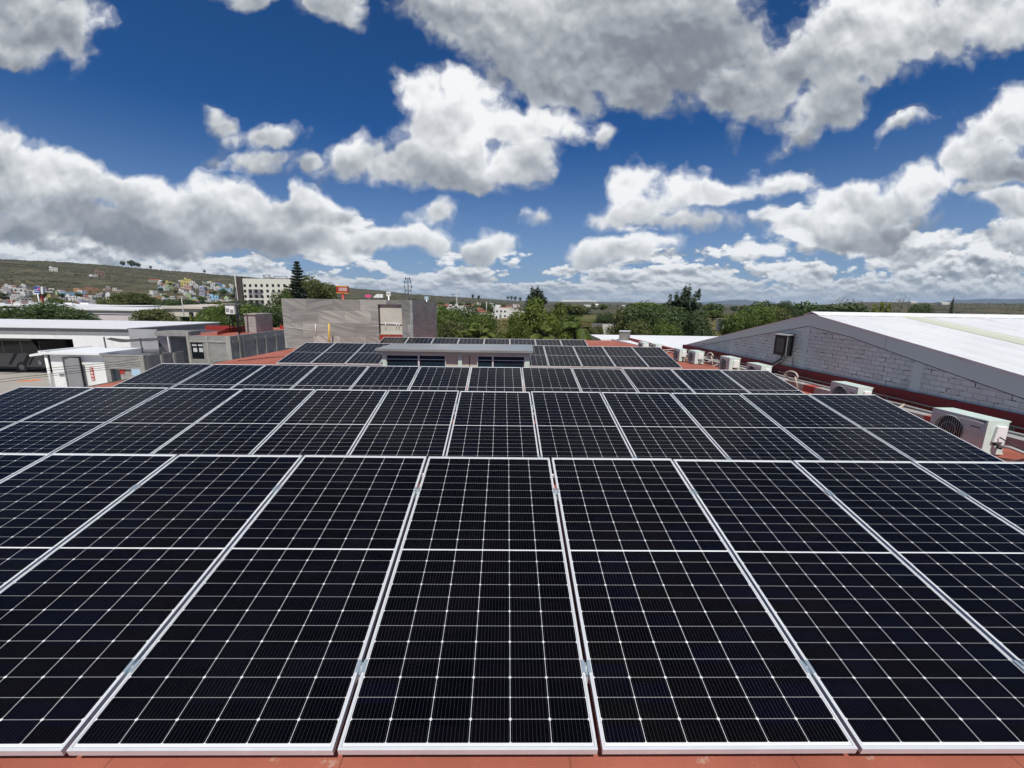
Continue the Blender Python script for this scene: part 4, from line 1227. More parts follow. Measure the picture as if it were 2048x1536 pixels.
# ------------------------------------------------------------------ coach parked by the bay
YB = 39.4
co = empty('coach', (at(30, 755, YB).x, YB + 1.3, GROUND), 'grey touring coach with dark windows parked behind the guard house', 'coach')
xf = at(93, 740, YB).x; xb = xf - 11.0
b0, b1 = GROUND + 0.42, GROUND + 3.45
q = MB(); q.box(xb, YB, b0, xf - 0.25, YB + 2.55, b1 - 1.55); q.box(xb, YB, b1 - 0.35, xf - 0.9, YB + 2.55, b1)
q.prism([(xf - 0.25, YB, b0), (xf, YB, b0 + 0.1), (xf - 0.05, YB, b0 + 1.4), (xf - 0.25, YB, b1 - 1.55)], (0, 2.55, 0))
for k in range(7): q.box(xb + 0.2 + k * 1.75, YB + 0.005, b1 - 1.55, xb + 0.3 + k * 1.75, YB + 2.545, b1 - 0.35)
q.build('body', MAT['coach_grey'], co, 0.04)
q = MB(); q.box(xb + 0.02, YB + 0.02, b1 - 1.55, xf - 1.0, YB + 2.53, b1 - 0.35); q.prism([(xf - 1.0, YB + 0.02, b1 - 1.55), (xf - 0.15, YB + 0.02, b1 - 1.55), (xf - 0.85, YB + 0.02, b1 - 0.36), (xf - 1.0, YB + 0.02, b1 - 0.36)], (0, 2.5, 0)); q.build('window_band', MAT['glass_dark'], co)
q = MB()
for k, (x0, w_) in enumerate(((-3.6, 0.35), (-2.3, 0.45), (-1.7, 0.25))):
    q.prism([(xf + x0, YB - 0.006, b0 + 0.3), (xf + x0 + w_, YB - 0.006, b0 + 0.3), (xf + x0 + w_ + 0.8, YB - 0.006, b1 - 1.6), (xf + x0 + 0.8, YB - 0.006, b1 - 1.6)], (0, 0.004, 0))
q.build('stripe', MAT['black_metal'], co)
for x in (xf - 2.3, xb + 3.0):
    q = MB(); q.tube([(x, YB - 0.02, GROUND + 0.5), (x, YB + 0.3, GROUND + 0.5)], 0.5, 20); wq = q.build('wheel', MAT['black_metal'], co)
    q = MB(); q.tube([(x, YB - 0.04, GROUND + 0.5), (x, YB + 0.02, GROUND + 0.5)], 0.27, 14); q.build('rim', MAT['mid_grey'], wq)
q = MB(); q.tube([(xf - 0.55, YB - 0.03, b0 + 0.55), (xf - 0.5, YB + 0.1, b0 + 0.55)], 0.22, 14); q.build('headlight', MAT['headlight'], co)
q = MB(); q.tube([(xf - 0.2, YB - 0.05, b1 - 0.6), (xf + 0.3, YB - 0.35, b1 - 0.75), (xf + 0.32, YB - 0.35, b1 - 1.4)], 0.05, 6); q.build('mirror', MAT['black_metal'], co)
q = MB(); q.box(xb, YB - 0.004, b0 - 0.1, xf - 0.3, YB + 2.5, b0 + 0.12); q.build('skirt', MAT['black_metal'], co)

# ------------------------------------------------------------------ corrugated sheet wall and low tin roof
YC = 36.6
A, B, C_ = at(256, 658, YC), at(312, 657, YC), at(316, 702, YC)
q = MB(); n = 24; lo = at(262, 708, YC).z
for k in range(n):
    x0, x1 = A.x + (B.x - A.x) * k / n, A.x + (B.x - A.x) * (k + 1) / n; xm = (x0 + x1) / 2
    zl = lo + (C_.z - lo) * k / n
    q.face([(x0, YC, zl), (xm, YC - 0.028, zl), (xm, YC - 0.028, A.z), (x0, YC, A.z)]); q.face([(xm, YC - 0.028, zl), (x1, YC, zl), (x1, YC, A.z), (xm, YC - 0.028, A.z)])
    q.face([(x1, YC + 0.03, zl), (x0, YC + 0.03, zl), (x0, YC + 0.03, A.z), (x1, YC + 0.03, A.z)])
q.box(A.x, YC + 0.05, GROUND, A.x + 0.12, YC + 0.17, A.z); q.box(B.x - 0.12, YC + 0.05, GROUND, B.x, YC + 0.17, A.z)
mat('zinc', (0.42, 0.42, 0.43), 0.5, 0.15, 0.10, 0.8, 0.2)
tag(q.build('corrugated_screen', MAT['zinc']), 'upright ribbed zinc sheet wall between the white warehouse and the grey block house', 'screen')
q = MB(); A, B, C_, D_ = at(208, 712, 30.2), at(300, 712, 30.2), at(326, 700, 36.5), at(262, 700, 36.5)
n = 34
for k in range(n):
    f0, f1 = k / n, (k + 1) / n; fm = (f0 + f1) / 2
    L = lambda P, Q, f: P + (Q - P) * f
    up = Vector((0, 0, 0.08))
    q.face([L(A, B, f0), L(A, B, fm) + up, L(D_, C_, fm) + up, L(D_, C_, f0)]); q.face([L(A, B, fm) + up, L(A, B, f1), L(D_, C_, f1), L(D_, C_, fm) + up])
q.box(A.x, 30.3, GROUND, A.x + 0.1, 30.4, A.z); q.box(C_.x - 0.1, 36.2, GROUND, C_.x, 36.3, C_.z)
tag(q.build('tin_roof', MAT['zinc']), 'low tin roof of corrugated sheet behind the front block wall', 'roof')

# ------------------------------------------------------------------ grey block walls and the block house
YG = 28.95
bw = empty('block_wall', (at(250, 730, YG).x, YG, GROUND), 'grey concrete block wall with a wide opening and banners, right of the guard house', 'wall')
x0, x1, x2 = at(209, 730, YG).x, at(280, 730, YG).x, at(289, 730, YG).x
zt, zl = at(250, 713, YG).z, at(250, 734, YG).z
q = MB(); q.box(x0, YG, zl, x1, YG + 0.2, zt); q.box(x0, YG, GROUND, x0 + 0.35, YG + 0.2, zl); q.box(x0 - 0.02, YG - 0.02, zt, x2 + 0.02, YG + 0.25, zt + 0.1)
q.build('wall_face', MAT['grey_block'], bw)
q = MB(); q.box(x1, YG - 0.03, GROUND, x2, YG + 0.23, zt); q.build('pillar', MAT['concrete'], bw)
q = MB(); q.box(x0 + 0.35, YG - 0.015, zl - 0.16, x1, YG + 0.19, zl - 0.001); q.build('lintel', MAT['concrete'], bw)
q = MB(); q.box(at(237, 740, YG).x, YG + 0.1, GROUND, x1, YG + 0.18, zl - 0.161); q.build('infill', MAT['pink_block'], bw)
gd = MB(); A, B = at(216, 738, YG + 0.6), at(236, 760, YG + 0.6); gd.box(A.x, YG + 0.5, GROUND, B.x, YG + 0.55, zl - 0.2); gd.build('gate', MAT['pale_blue'], bw)
A, B = at(264, 738, YG), at(284, 751, YG)
q = MB(); q.box(A.x, YG - 0.07, B.z, B.x, YG - 0.035, A.z)
tag(q.build('banner', MAT['pale_blue']), 'pale blue banner on the block wall beside its pillar', 'banner', 'banners on the block wall')
q = MB(); A = at(242, 743, YG); n = 5
star = []
for k in range(10):
    a = math.pi / 2 + k * math.pi / 5; r_ = 0.32 if k % 2 == 0 else 0.14
    star.append((A.x + r_ * math.cos(a), YG + 0.07, A.z + r_ * math.sin(a)))
q.prism(star, (0, 0.02, 0))
tag(q.build('wall_star', MAT['sign_red']), 'red star shaped sign in the opening of the block wall', 'sign')
# wall climbing back along the ramp
P0, P1 = at(289, 714, YG), at(363, 704.5, 33.2)
rw = empty('ramp_wall', (P0.x, P0.y, GROUND), 'grey block wall with pale coping running back beside the ramp', 'wall')
q = MB(); q.prism([(P0.x, P0.y + 0.24, GROUND), (P1.x, P1.y, GROUND), (P1.x, P1.y, P1.z), (P0.x, P0.y + 0.24, P0.z)], (0, 0.2, 0)); q.build('wall_face', MAT['dark_block'], rw)
q = MB(); q.hexa([(P0.x, P0.y + 0.2, P0.z), (P1.x, P1.y - 0.04, P1.z), (P1.x, P1.y + 0.24, P1.z), (P0.x, P0.y + 0.48, P0.z), (P0.x, P0.y + 0.2, P0.z + 0.1), (P1.x, P1.y - 0.04, P1.z + 0.1), (P1.x, P1.y + 0.24, P1.z + 0.1), (P0.x, P0.y + 0.48, P0.z + 0.1)]); q.build('coping', MAT['concrete'], rw)
for f in (0.33, 0.70):
    q = MB(); x, y = P0.x + (P1.x - P0.x) * f, P0.y + (P1.y - P0.y) * f + 0.24 * (1 - f)
    q.box(x - 0.14, y - 0.05, GROUND, x + 0.14, y + 0.18, P0.z + (P1.z - P0.z) * f - 0.002); q.build('pillar', MAT['concrete'], rw)

YH = 34.0
hs = empty('block_house', (at(420, 700, YH).x, YH + 5, GROUND), 'unplastered grey block house with a red roof, one window and block side wall', 'house')
hx0, hx1, hx2, hx3 = at(313, 690, YH).x, at(372, 690, YH).x, at(380, 690, YH).x, at(461, 690, YH).x
ztl, ztr = at(340, 663, YH).z, at(420, 672, YH).z
wz0, wz1, wx0, wx1 = at(395, 718, YH).z, at(395, 683, YH).z, at(382.5, 700, YH).x, at(407, 700, YH).x
dx0, dx1, dzt = at(361, 690, YH).x, at(375, 690, YH).x, at(368, 673, YH).z
q = MB()
q.box(hx0, YH + 1.5, GROUND, dx0, YH + 1.7, at(340, 674, YH).z); q.box(hx0, YH - 0.02, at(340, 672, YH).z, dx1, YH + 1.7, ztl)
q.box(hx2, YH, GROUND, wx0, YH + 0.2, ztr); q.box(wx1, YH, GROUND, hx3, YH + 0.2, ztr); q.box(wx0, YH, wz1, wx1, YH + 0.2, ztr); q.box(wx0, YH, GROUND, wx1, YH + 0.2, wz0)
q.build('front_wall', MAT['grey_block'], hs)
q = MB(); q.box(dx1, YH - 0.06, GROUND, hx2, YH + 0.24, ztl - 0.01); q.box(hx3 - 0.35, YH - 0.05, GROUND, hx3 + 0.04, YH - 0.001, ztr); q.box(at(413, 700, YH).x, YH - 0.04, GROUND, at(418, 700, YH).x, YH - 0.001, ztr); q.box(hx2, YH - 0.05, at(420, 682, YH).z - 0.12, hx3 - 0.35, YH - 0.002, at(420, 682, YH).z + 0.05)
q.build('pillar', MAT['concrete'], hs)
q = MB(); q.box(hx3 - 0.2, YH + 0.2, GROUND, hx3, YH + 15, ztr); q.box(hx2, YH + 14.8, GROUND, hx3 - 0.2, YH + 15, ztr); q.build('side_wall', MAT['dark_block'], hs)
for py_ in (479, 486, 513.6, 532.5, 553):
    yy_ = atx(py_, 690, hx3).y
    q = MB(); q.box(hx3 + 0.001, yy_ - 0.12, GROUND, hx3 + 0.10, yy_ + 0.12, ztr - 0.3 if py_ != 479 else ztr + 0.1); q.build('wall_post', MAT['concrete_dark'], hs)
q = MB(); q.box(hx3 + 0.001, YH + 0.3, ztr - 0.62, hx3 + 0.06, YH + 14.8, ztr - 0.42); q.build('tie_beam', MAT['concrete_dark'], hs)
q = MB(); q.box(hx0, YH + 1.7, ztr - 0.35, hx3 - 0.2, YH + 14.8, ztr - 0.18); q.build('roof', MAT['red_membrane'], hs)
q = MB()
xm = at(484, 664, YH + 8).x
q.box(hx0 - 2, YH + 8.8, ztr - 0.18, xm, YH + 9.0, ztr + 0.32); q.box(xm - 0.2, YH + 5.6, ztr - 0.18, xm, YH + 8.801, ztr + 0.30); q.prism([(hx2 + 0.2, YH + 3.2, ztr - 0.18), (xm - 0.1, YH + 5.601, ztr - 0.18), (xm - 0.1, YH + 5.601, ztr + 0.26), (hx2 + 0.2, YH + 3.2, ztr + 0.10)], (0, 0.2, 0))
q.build('red_parapet', MAT['red_paint'], hs)
q = MB(); q.box(xm + 1.5, YH + 12.5, ztr - 0.18, hx3 - 0.22, YH + 12.7, ztr + 0.25); q.build('red_parapet', MAT['red_paint'], hs)
w = MB(); t_ = 0.06
for (a, b_, c, d) in ((wx0, wz0, wx0 + t_, wz1), (wx1 - t_, wz0, wx1, wz1), (wx0 + t_, wz1 - t_, wx1 - t_, wz1), (wx0 + t_, wz0, wx1 - t_, wz0 + t_), ((wx0 + wx1) / 2 - 0.05, wz0 + t_, (wx0 + wx1) / 2 + 0.05, wz1 - t_), (wx0 + t_, wz0 + (wz1 - wz0) * 0.66, wx1 - t_, wz0 + (wz1 - wz0) * 0.72)):
    w.box(a, YH + 0.04, b_, c, YH + 0.12, d)
wo_ = w.build('window', MAT['black_metal'], hs)
g = MB(); g.box(wx0 + t_, YH + 0.09, wz0 + t_, wx1 - t_, YH + 0.1, wz1 - t_); g.build('pane', MAT['glass_dark'], wo_)
g = MB(); h_ = wz1 - wz0; g.box(wx0 + 0.12, YH + 0.075, wz0 + h_ * 0.40, wx0 + 0.46, YH + 0.085, wz0 + h_ * 0.65); g.box(wx1 - 0.42, YH + 0.075, wz0 + h_ * 0.40, wx1 - 0.1, YH + 0.085, wz0 + h_ * 0.65); g.box(wx0 + t_, YH + 0.075, wz0 + h_ * 0.74, wx1 - t_, YH + 0.085, wz0 + h_ * 0.86); g.build('curtain', MAT['curtain'], wo_)
q = MB(); q.box(dx0, YH + 0.9, GROUND, dx1, YH + 0.95, dzt); q.build('door', MAT['hotel_grey'], hs)
# roof block with a tank frame
rb = empty('stair_block', (at(502, 665, YH + 8).x, YH + 8.5, ztr), 'grey block stair hut standing on the roof of the block house', 'hut')
X0, X1 = at(490, 650, YH + 6.6).x, at(512, 650, YH + 6.6).x
zt2 = at(500, 629.5, YH + 6.6).z
q = MB(); q.box(X0, YH + 6.6, ztr - 0.17, X1, YH + 9.6, zt2); q.build('hut_wall', MAT['pink_block'], rb)
q = MB(); q.box(X0 - 0.1, YH + 6.5, zt2, X1 + 0.12, YH + 9.7, zt2 + 0.1); q.build('roof', MAT['concrete'], rb)
tf = empty('tank_stand', (X0 - 0.8, YH + 6.4, ztr), 'black metal stand with a white meter box beside the dark pole', 'stand')
q = MB()
for x in (X0 - 1.15, X0 - 0.05):
    for y in (YH + 6.0, YH + 6.5): q.tube([(x, y, ztr - 0.17), (x, y, ztr + 1.6)], 0.045, 6)
for z in (ztr + 1.6, ztr + 0.45):
    q.tube([(X0 - 1.2, YH + 6.0, z), (X0, YH + 6.0, z)], 0.04, 6); q.tube([(X0 - 1.2, YH + 6.5, z), (X0, YH + 6.5, z)], 0.04, 6)
q.build('frame', MAT['black_metal'], tf)
q = MB(); q.box(X0 - 1.3, YH + 5.9, ztr + 1.65, X0 - 0.45, YH + 6.5, ztr + 2.5); q.build('meter_box', MAT['white_paint'], tf)
q = MB(); q.box(X0 - 1.25, YH + 5.88, ztr + 1.85, X0 - 0.95, YH + 5.895, ztr + 2.2); q.box(X0 - 0.85, YH + 5.88, ztr + 1.75, X0 - 0.55, YH + 5.895, ztr + 2.1); q.build('dial', MAT['mid_grey'], tf)
q = MB(); q.box(X0 - 1.55, YH + 5.8, ztr + 2.6, X0 + 0.05, YH + 6.6, ztr + 2.66); q.build('shelf', MAT['pipe_grey'], tf)
pp = MB(); A, B = at(479, 670, YH + 5), at(470.5, 574, YH + 5)
pp.tube([(A.x, YH + 5, ztr - 0.17), (A.x - 0.02, YH + 5, ztr + 1), (B.x, YH + 5, B.z)], [0.10, 0.095, 0.07], 8)
tag(pp.build('mast', MAT['black_metal']), 'tall leaning black mast rising from the roof of the block house', 'mast')

# shade cloth on thin poles
sc_ = MB(); n = 16
for k in range(n):
    for f0, f1 in ((k / n, (k + 1) / n),):
        P = [at(211 + (362 - 211) * f0, 680, 32).x, at(211 + (362 - 211) * f1, 680, 32).x]
        def top(f): return at(211 + 151 * f, 676 + 4.0 * math.sin(f * 3.2) - (2.5 * f) + 1.6 * math.sin(f * 9), 32).z
        def low(f): return at(211 + 151 * f, 677 + 11.0 * math.sin(min(1, f * 1.15 + 0.04) * 3.14) * (0.8 + 0.2 * math.sin(f * 11)) - 2.5 * f, 32).z
        sc_.face([(P[0], 32, low(f0)), (P[1], 32, low(f1)), (P[1], 32.5, top(f1)), (P[0], 32.5, top(f0))])
A, B, C_ = at(318, 684, 32.3), at(318, 704, 32.3), at(336, 704, 32.3)
sc_.face([(A.x, 32.3, A.z), (B.x, 32.3, B.z), (C_.x, 32.3, C_.z)])
tag(sc_.build('shade_cloth', MAT['shade_cloth']), 'sagging dark grey shade cloth strung between thin poles', 'shade cloth')
for px, py0, py1, nm in ((207.5, 674, 712, 'leftmost thin dark'), (280, 676, 708, 'second thin dark'), (335, 673, 706, 'thin pale')):
    pm = MB(); A = at(px, py0, 31.9); pm.tube([(A.x + 0.1, 31.9, GROUND), (A.x, 31.9, A.z)], 0.05, 6)
    tag(pm.build('shade_pole', MAT['black_metal' if px < 300 else 'pipe_grey']), '%s pole holding up the shade cloth' % nm, 'pole', 'poles of the shade cloth')
# thin cables across the guard house
for i, (y0, y1, y2) in enumerate(((744, 736, 726), (748.0, 741, 731), (759, 748, 734.5), (764, 752, 738.5))):
    c = MB(); pts = []
    P = (at(-60, y0 + 11, 18.0), at(0, y0, 18.6), at(100, y1, 21.0), at(215, y2, 24.0), at(283, y2 - 9 + i, 26.5))
    for a, b_ in zip(P, P[1:]):
        for k in range(4): pts.append(a + (b_ - a) * (k / 4))
    pts.append(P[-1])
    c.tube(pts, 0.012, 5)
    tag(c.build('cable', MAT['cable_black']), '%s of the four thin cables crossing in front of the guard house' % ('topmost', 'second from the top', 'third from the top', 'lowest')[i], 'cable', 'cables in front of the guard house')

# ------------------------------------------------------------------ sheds and houses behind the warehouse
def shed(name, px0, px1, py_top, py_eave, py_bot, Y, depth, wallm, label, cat, roofm='far_sheet', eave_band=0.35, windows=None):
    A, B = at(px0, (py_eave), Y), at(px1, py_eave, Y)
    z1 = (A.z + B.z) / 2
    root = empty(name, ((A.x + B.x) / 2, Y + depth / 2, GROUND), label, cat)
    far = at((px0 + px1) / 2, py_top, Y + depth)
    q = MB(); q.box(A.x, Y, GROUND, B.x, Y + depth, z1 - 0.02)
    q.build('wall', MAT[wallm], root)
    q = MB(); e = 0.4
    q.hexa([(A.x - e, Y - e, z1), (B.x + e, Y - e, z1), (B.x + e, Y + depth, far.z), (A.x - e, Y + depth, far.z), (A.x - e, Y - e, z1 + eave_band), (B.x + e, Y - e, z1 + eave_band), (B.x + e, Y + depth, far.z + eave_band), (A.x - e, Y + depth, far.z + eave_band)])
    q.build('roof', MAT[roofm], root)
    for (a, b_, c, d) in (windows or []):
        P, Q = at(a, b_, Y), at(c, d, Y)
        w = MB(); w.box(P.x, Y - 0.05, Q.z, Q.x, Y + 0.02, P.z); w.build('window', MAT['glass_dark'], root)
    return root


s1 = shed('long_shed', -80, 205, 608.5, 613.5, 640, 118, 30, 'mid_grey', 'longest white roofed shed beyond the near warehouse, its end by the round dark tree', 'shed')
for k in range(6):
    P = at(12 + 33 * k, 607.5, 148)
    q = MB(); q.box(P.x - 1.4, 146.5, P.z - 0.5, P.x + 1.4, 148.0, P.z + 0.35); q.build('roof_vent', MAT['white_sheet'], s1)
shed('long_shed', 120, 298, 616.0, 620.8, 640, 96, 12, 'wall_pink', 'pale grey walled shed with a thin white roof, just right of the round dark tree', 'shed', windows=[(150, 628.6, 297, 629.6)])
shed('long_shed', -80, 14, 618.5, 621, 640, 92, 14, 'dark_grey', 'grey green shed cut off by the left edge, in front of the long shed', 'shed')
shed('office_building', 330, 404, 614.5, 617.5, 640, 84, 14, 'cream_wall', 'cream office building with dark windows right of the sheds', 'building', 'cream_wall', 0.5, [(378, 624.5, 388, 636), (396, 624.5, 403, 634)])
shed('office_building', 370, 420, 611.0, 613.5, 640, 102, 10, 'cream_wall', 'upper cream block rising behind the cream office building', 'building', 'cream_wall', 0.4)
shed('green_shed', 360, 408, 633.5, 634.5, 655, 68, 6, 'green_ledge', 'low dark green shed in front of the cream office building', 'shed', 'green_ledge', 0.1)
shed('low_house', 452, 484, 652, 654, 665, 58, 5, 'plaster_beige', 'low beige hut among the trees behind the block house roof', 'hut', 'plaster_beige', 0.1)

# hotel
YT = 235.0
A, B = at(484, 557, YT), at(582, 557, YT)
ht = empty('hotel_building', ((A.x + B.x) / 2, YT + 8, GROUND), 'six storey white block with square windows and a dark brown end tower', 'building')
zt = at(530, 557.5, YT).z
q = MB(); q.box(A.x, YT, GROUND, B.x, YT + 16, zt); q.build('wall', MAT['hotel_white'], ht)
C0, C1 = at(473.2, 553, YT), at(484, 553, YT)
q = MB(); q.box(C0.x, YT - 1.0, GROUND, C1.x - 0.01, YT + 15, C0.z); q.build('end_tower', MAT['hotel_brown'], ht)
D0 = at(470, 553, YT); q = MB(); q.box(D0.x, YT - 0.6, GROUND, C0.x - 0.01, YT + 14.5, C0.z + 0.1); q.build('end_fin', MAT['hotel_white'], ht)
P, Q = at(496.5, 578.3, YT), at(527, 612, YT)
rec = MB(); rec.box(P.x, YT - 0.12, GROUND, Q.x, YT - 0.02, P.z); rec.build('recess_panel', MAT['hotel_grey'], ht)
for (a, c) in ((505, 509.5), ):
    P2, Q2 = at(a, 578.5, YT), at(c, 612, YT); q = MB(); q.box(P2.x, YT - 0.3, GROUND, Q2.x, YT - 0.121, P2.z); q.build('white_strip', MAT['hotel_white'], ht)
P2, Q2 = at(497, 596.2, YT), at(527, 600.0, YT); q = MB(); q.box(P2.x, YT - 0.32, Q2.z, Q2.x, YT - 0.301, P2.z); q.build('white_band', MAT['hotel_white'], ht)
colx = [486.8, 497.8, 509.3, 520.6, 531.8, 543.4, 554.6, 566.2]
for j, (r0, r1) in enumerate(((568.2, 573.6), (579.2, 584.7), (590.0, 595.2), (600.6, 605.8))):
    for i, cx in enumerate(colx):
        x_ = cx + j * 0.9
        P, Q = at(x_, r0 + 0.0 * i, YT), at(x_ + 5.3, r1, YT)
        dy = 0.36 if 496 < x_ < 527 and j > 0 else 0.06
        w = MB(); w.box(P.x, YT - dy - 0.05, Q.z, Q.x, YT - dy + 0.04, P.z); f_ = w.build('window', MAT['glass_dark'], ht)
q = MB()
for px0, px1, h in ((527, 540, 2.2), (548, 574, 1.6)):
    P, Q = at(px0, 557, YT + 6), at(px1, 557, YT + 6)
    q.box(P.x, YT + 6, zt, Q.x, YT + 10, zt + h * 0.5); q.box(P.x, YT + 6, zt + h * 0.5, P.x + 0.4, YT + 6.4, zt + h); q.box(Q.x - 0.4, YT + 6, zt + h * 0.5, Q.x, YT + 6.4, zt + h); q.box(P.x, YT + 6, zt + h, Q.x, YT + 6.5, zt + h + 0.3)
q.build('roof_plant', MAT['hotel_grey'], ht)


# ------------------------------------------------------------------ signs
FONT5 = {'O': ['01110', '10001', '10001', '10001', '10001', '10001', '01110'], 'X': ['10001', '10001', '01010', '00100', '01010', '10001', '10001']}
YS = 98.0
A, B = at(672.0, 571.5, YS), at(696.0, 586.6, YS)
sg = empty('pole_sign', ((A.x + B.x) / 2, YS, GROUND), 'red roadside sign with white letters and yellow trim on a post above the stone block', 'sign')
q = MB(); q.box(A.x, YS, B.z, B.x, YS + 0.7, A.z); q.build('board', MAT['sign_red'], sg)
q = MB(); q.box(A.x - 0.02, YS - 0.03, A.z - 0.16, B.x + 0.02, YS + 0.72, A.z + 0.03); q.box(A.x - 0.02, YS - 0.03, B.z - 0.02, B.x + 0.02, YS + 0.72, B.z + 0.12); q.build('trim', MAT['sign_yellow'], sg)
q = MB(); q.box(A.x - 0.01, YS - 0.035, A.z + 0.03, A.x + 0.75, YS + 0.3, A.z + 0.36); q.build('cap', MAT['sign_white'], sg)
W = (B.x - A.x); lw_ = W * 0.165; lh = (A.z - B.z) * 0.46; zc = B.z + (A.z - B.z) * 0.30
q = MB()
for j, ch in enumerate('OXXO'):
    x0 = A.x + W * 0.22 + j * lw_ * 1.12
    cx_, cz_ = x0 + lw_ * 0.5, zc + lh * 0.5
    if ch == 'O':
        n = 20
        for k in range(n):
            a0, a1 = 2 * math.pi * k / n, 2 * math.pi * (k + 1) / n
            o_ = [(cx_ + lw_ * 0.5 * s * math.cos(a), cz_ + lh * 0.5 * u * math.sin(a)) for a, s, u in ((a0, 1, 1), (a1, 1, 1), (a1, 0.55, 0.68), (a0, 0.55, 0.68))]
            q.prism([(x, YS - 0.035, z) for x, z in o_], (0, 0.03, 0))
    else:
        for sgn in (1, -1):
            t_ = lw_ * 0.13
            q.prism([(cx_ - sgn * lw_ * 0.42 - t_, YS - 0.035 - 0.001 * sgn, zc), (cx_ - sgn * lw_ * 0.42 + t_, YS - 0.035 - 0.001 * sgn, zc), (cx_ + sgn * lw_ * 0.42 + t_, YS - 0.035 - 0.001 * sgn, zc + lh), (cx_ + sgn * lw_ * 0.42 - t_, YS - 0.035 - 0.001 * sgn, zc + lh)], (0, 0.03, 0))
q.build('lettering', MAT['sign_white'], sg)
q = MB(); mx_ = (A.x + B.x) / 2; q.tube([(mx_, YS + 0.35, GROUND), (mx_, YS + 0.35, B.z)], 0.28, 10); q.build('post', MAT['sign_red'], sg)


def board(name, px0, py0, px1, py1, Y, face, label, post=True, cat='sign', shape=None):
    A, B = at(px0, py0, Y), at(px1, py1, Y)
    root = empty(name, ((A.x + B.x) / 2, Y, land((A.x + B.x) / 2, Y, False)), label, cat)
    q = MB()
    if shape: q.prism([(A.x + (B.x - A.x) * a, Y, B.z + (A.z - B.z) * c) for a, c in shape], (0, 0.3, 0))
    else: q.box(A.x, Y, B.z, B.x, Y + 0.3, A.z)
    q.build('board', MAT[face], root)
    if post:
        q = MB(); q.tube([((A.x + B.x) / 2, Y + 0.15, land(A.x, Y, False)), ((A.x + B.x) / 2, Y + 0.15, B.z)], 0.25, 8); q.build('post', MAT['sign_white' if post is True else post], root)
    return root


board('billboard', 730.5, 589.0, 742, 595, 150, 'sign_pink', 'pink hoarding behind the top edge of the stone block', 'dark_grey')
board('billboard', 745.5, 588.0, 766, 595.5, 160, 'sign_white', 'white hoarding with a slanted left side above the stone block', 'dark_grey', shape=[(0, 0.0), (1, 0.0), (1, 1), (0.38, 1)])
b_ = board('pole_sign', 772.5, 583.2, 781.0, 592.0, 140, 'sign_white', 'small square white sign on a white post above the recess of the stone block')
P, Q = at(774, 586.5, 140), at(779.5, 588.5, 140); q = MB(); q.box(P.x, 139.97, Q.z, Q.x, 139.99, P.z); q.build('mark', MAT['mid_grey'], b_)
board('pole_sign', 849, 592.8, 857, 599.5, 170, 'pale_blue', 'pale blue sign on two legs at the right end of the stone block')
b_ = board('billboard', 66.5, 573.5, 80, 588.5, 230, 'sign_blue', 'tilted blue and white hoarding over the town rooftops')
for k, (f0, f1, mt_) in enumerate(((579, 580.2, 'sign_white'), (582, 583.2, 'sign_white'), (586.2, 588.3, 'sign_white'))):
    P, Q = at(67.5, f0, 230), at(79, f1, 230); q = MB(); q.box(P.x, 229.95, Q.z, Q.x, 229.99, P.z); q.build('stripe', MAT[mt_], b_)
P, Q = at(75, 576, 230), at(79.5, 580, 230); q = MB(); q.box(P.x, 229.9, Q.z, Q.x, 229.94, P.z); q.build('patch', MAT['sign_pink'], b_)
q = MB(); P, Q = at(81.5, 573.2, 228), at(86, 588, 228); q.prism([(P.x, 228, P.z), (P.x + 1.0, 228, P.z), (Q.x, 228, Q.z), (Q.x - 1.0, 228, Q.z)], (0, 0.5, 0)); R_ = at(83, 606, 228); o_ = q
tag(q.build('sign_fin', MAT['sign_white']), 'slanted white fin right of the blue hoarding', 'sign')
q = MB(); P, Q = at(81, 591, 226), at(85.5, 606, 226); q.box(P.x, 226, GROUND, Q.x, 226.8, P.z); tag(q.build('pylon', MAT['sign_red']), 'dull red pylon standing below the blue hoarding', 'pylon')

# masts and light poles
q = MB(); A = at(815.5, 556, 150)
q.tube([(A.x, 150, GROUND), (A.x, 150, A.z)], [0.35, 0.14], 8)
mt_root = empty('phone_mast', (A.x, 150, GROUND), 'dark phone mast with antenna panels above the right corner of the stone block', 'mast')
q.build('pole', MAT['dark_grey'], mt_root)
for k, (dz, w_) in enumerate(((0.2, 0.9), (1.4, 1.3), (3.0, 1.6), (4.3, 1.2))):
    q = MB()
    for s in (-1, 1):
        q.tube([(A.x, 150, A.z - dz), (A.x + s * w_ * 0.8, 149.9, A.z - dz)], 0.06, 5); q.box(A.x + s * w_ * 0.8 - 0.13, 149.75, A.z - dz - 0.6, A.x + s * w_ * 0.8 + 0.13, 149.95, A.z - dz + 0.5)
    q.build('antenna', MAT['dark_grey'], mt_root)
for px, py, Y, lab in ((20.5, 592, 88, 'grey lamp post left of the round dark tree'), (39.5, 600, 104, 'thin lamp post close behind the round dark tree'), (362.5, 593, 72, 'thin lamp post in front of the cream office building'), (913.5, 588, 120, 'pale lamp post above the green trees right of the stone block'), (973, 605, 210, 'white lamp post among the white town houses in the middle')):
    A = at(px, py, Y); q = MB(); g_ = GROUND
    root = empty('lamp_post', (A.x, Y, g_), lab, 'lamp post', 'lamp posts')
    q.tube([(A.x, Y, g_), (A.x, Y, A.z)], 0.10 * Y / 90, 6); q.build('pole', MAT['pipe_grey'], root)
    q = MB(); q.tube([(A.x - 0.9, Y, A.z - 0.1), (A.x, Y, A.z), (A.x + 0.9, Y, A.z - 0.1)], 0.07 * Y / 90, 5); q.build('lamp_arm', MAT['pipe_grey'], root)
    q = MB(); q.box(A.x - 1.5, Y - 0.15, A.z - 0.22, A.x - 0.85, Y + 0.15, A.z - 0.06); q.build('lamp_head', MAT['dark_grey'], root)
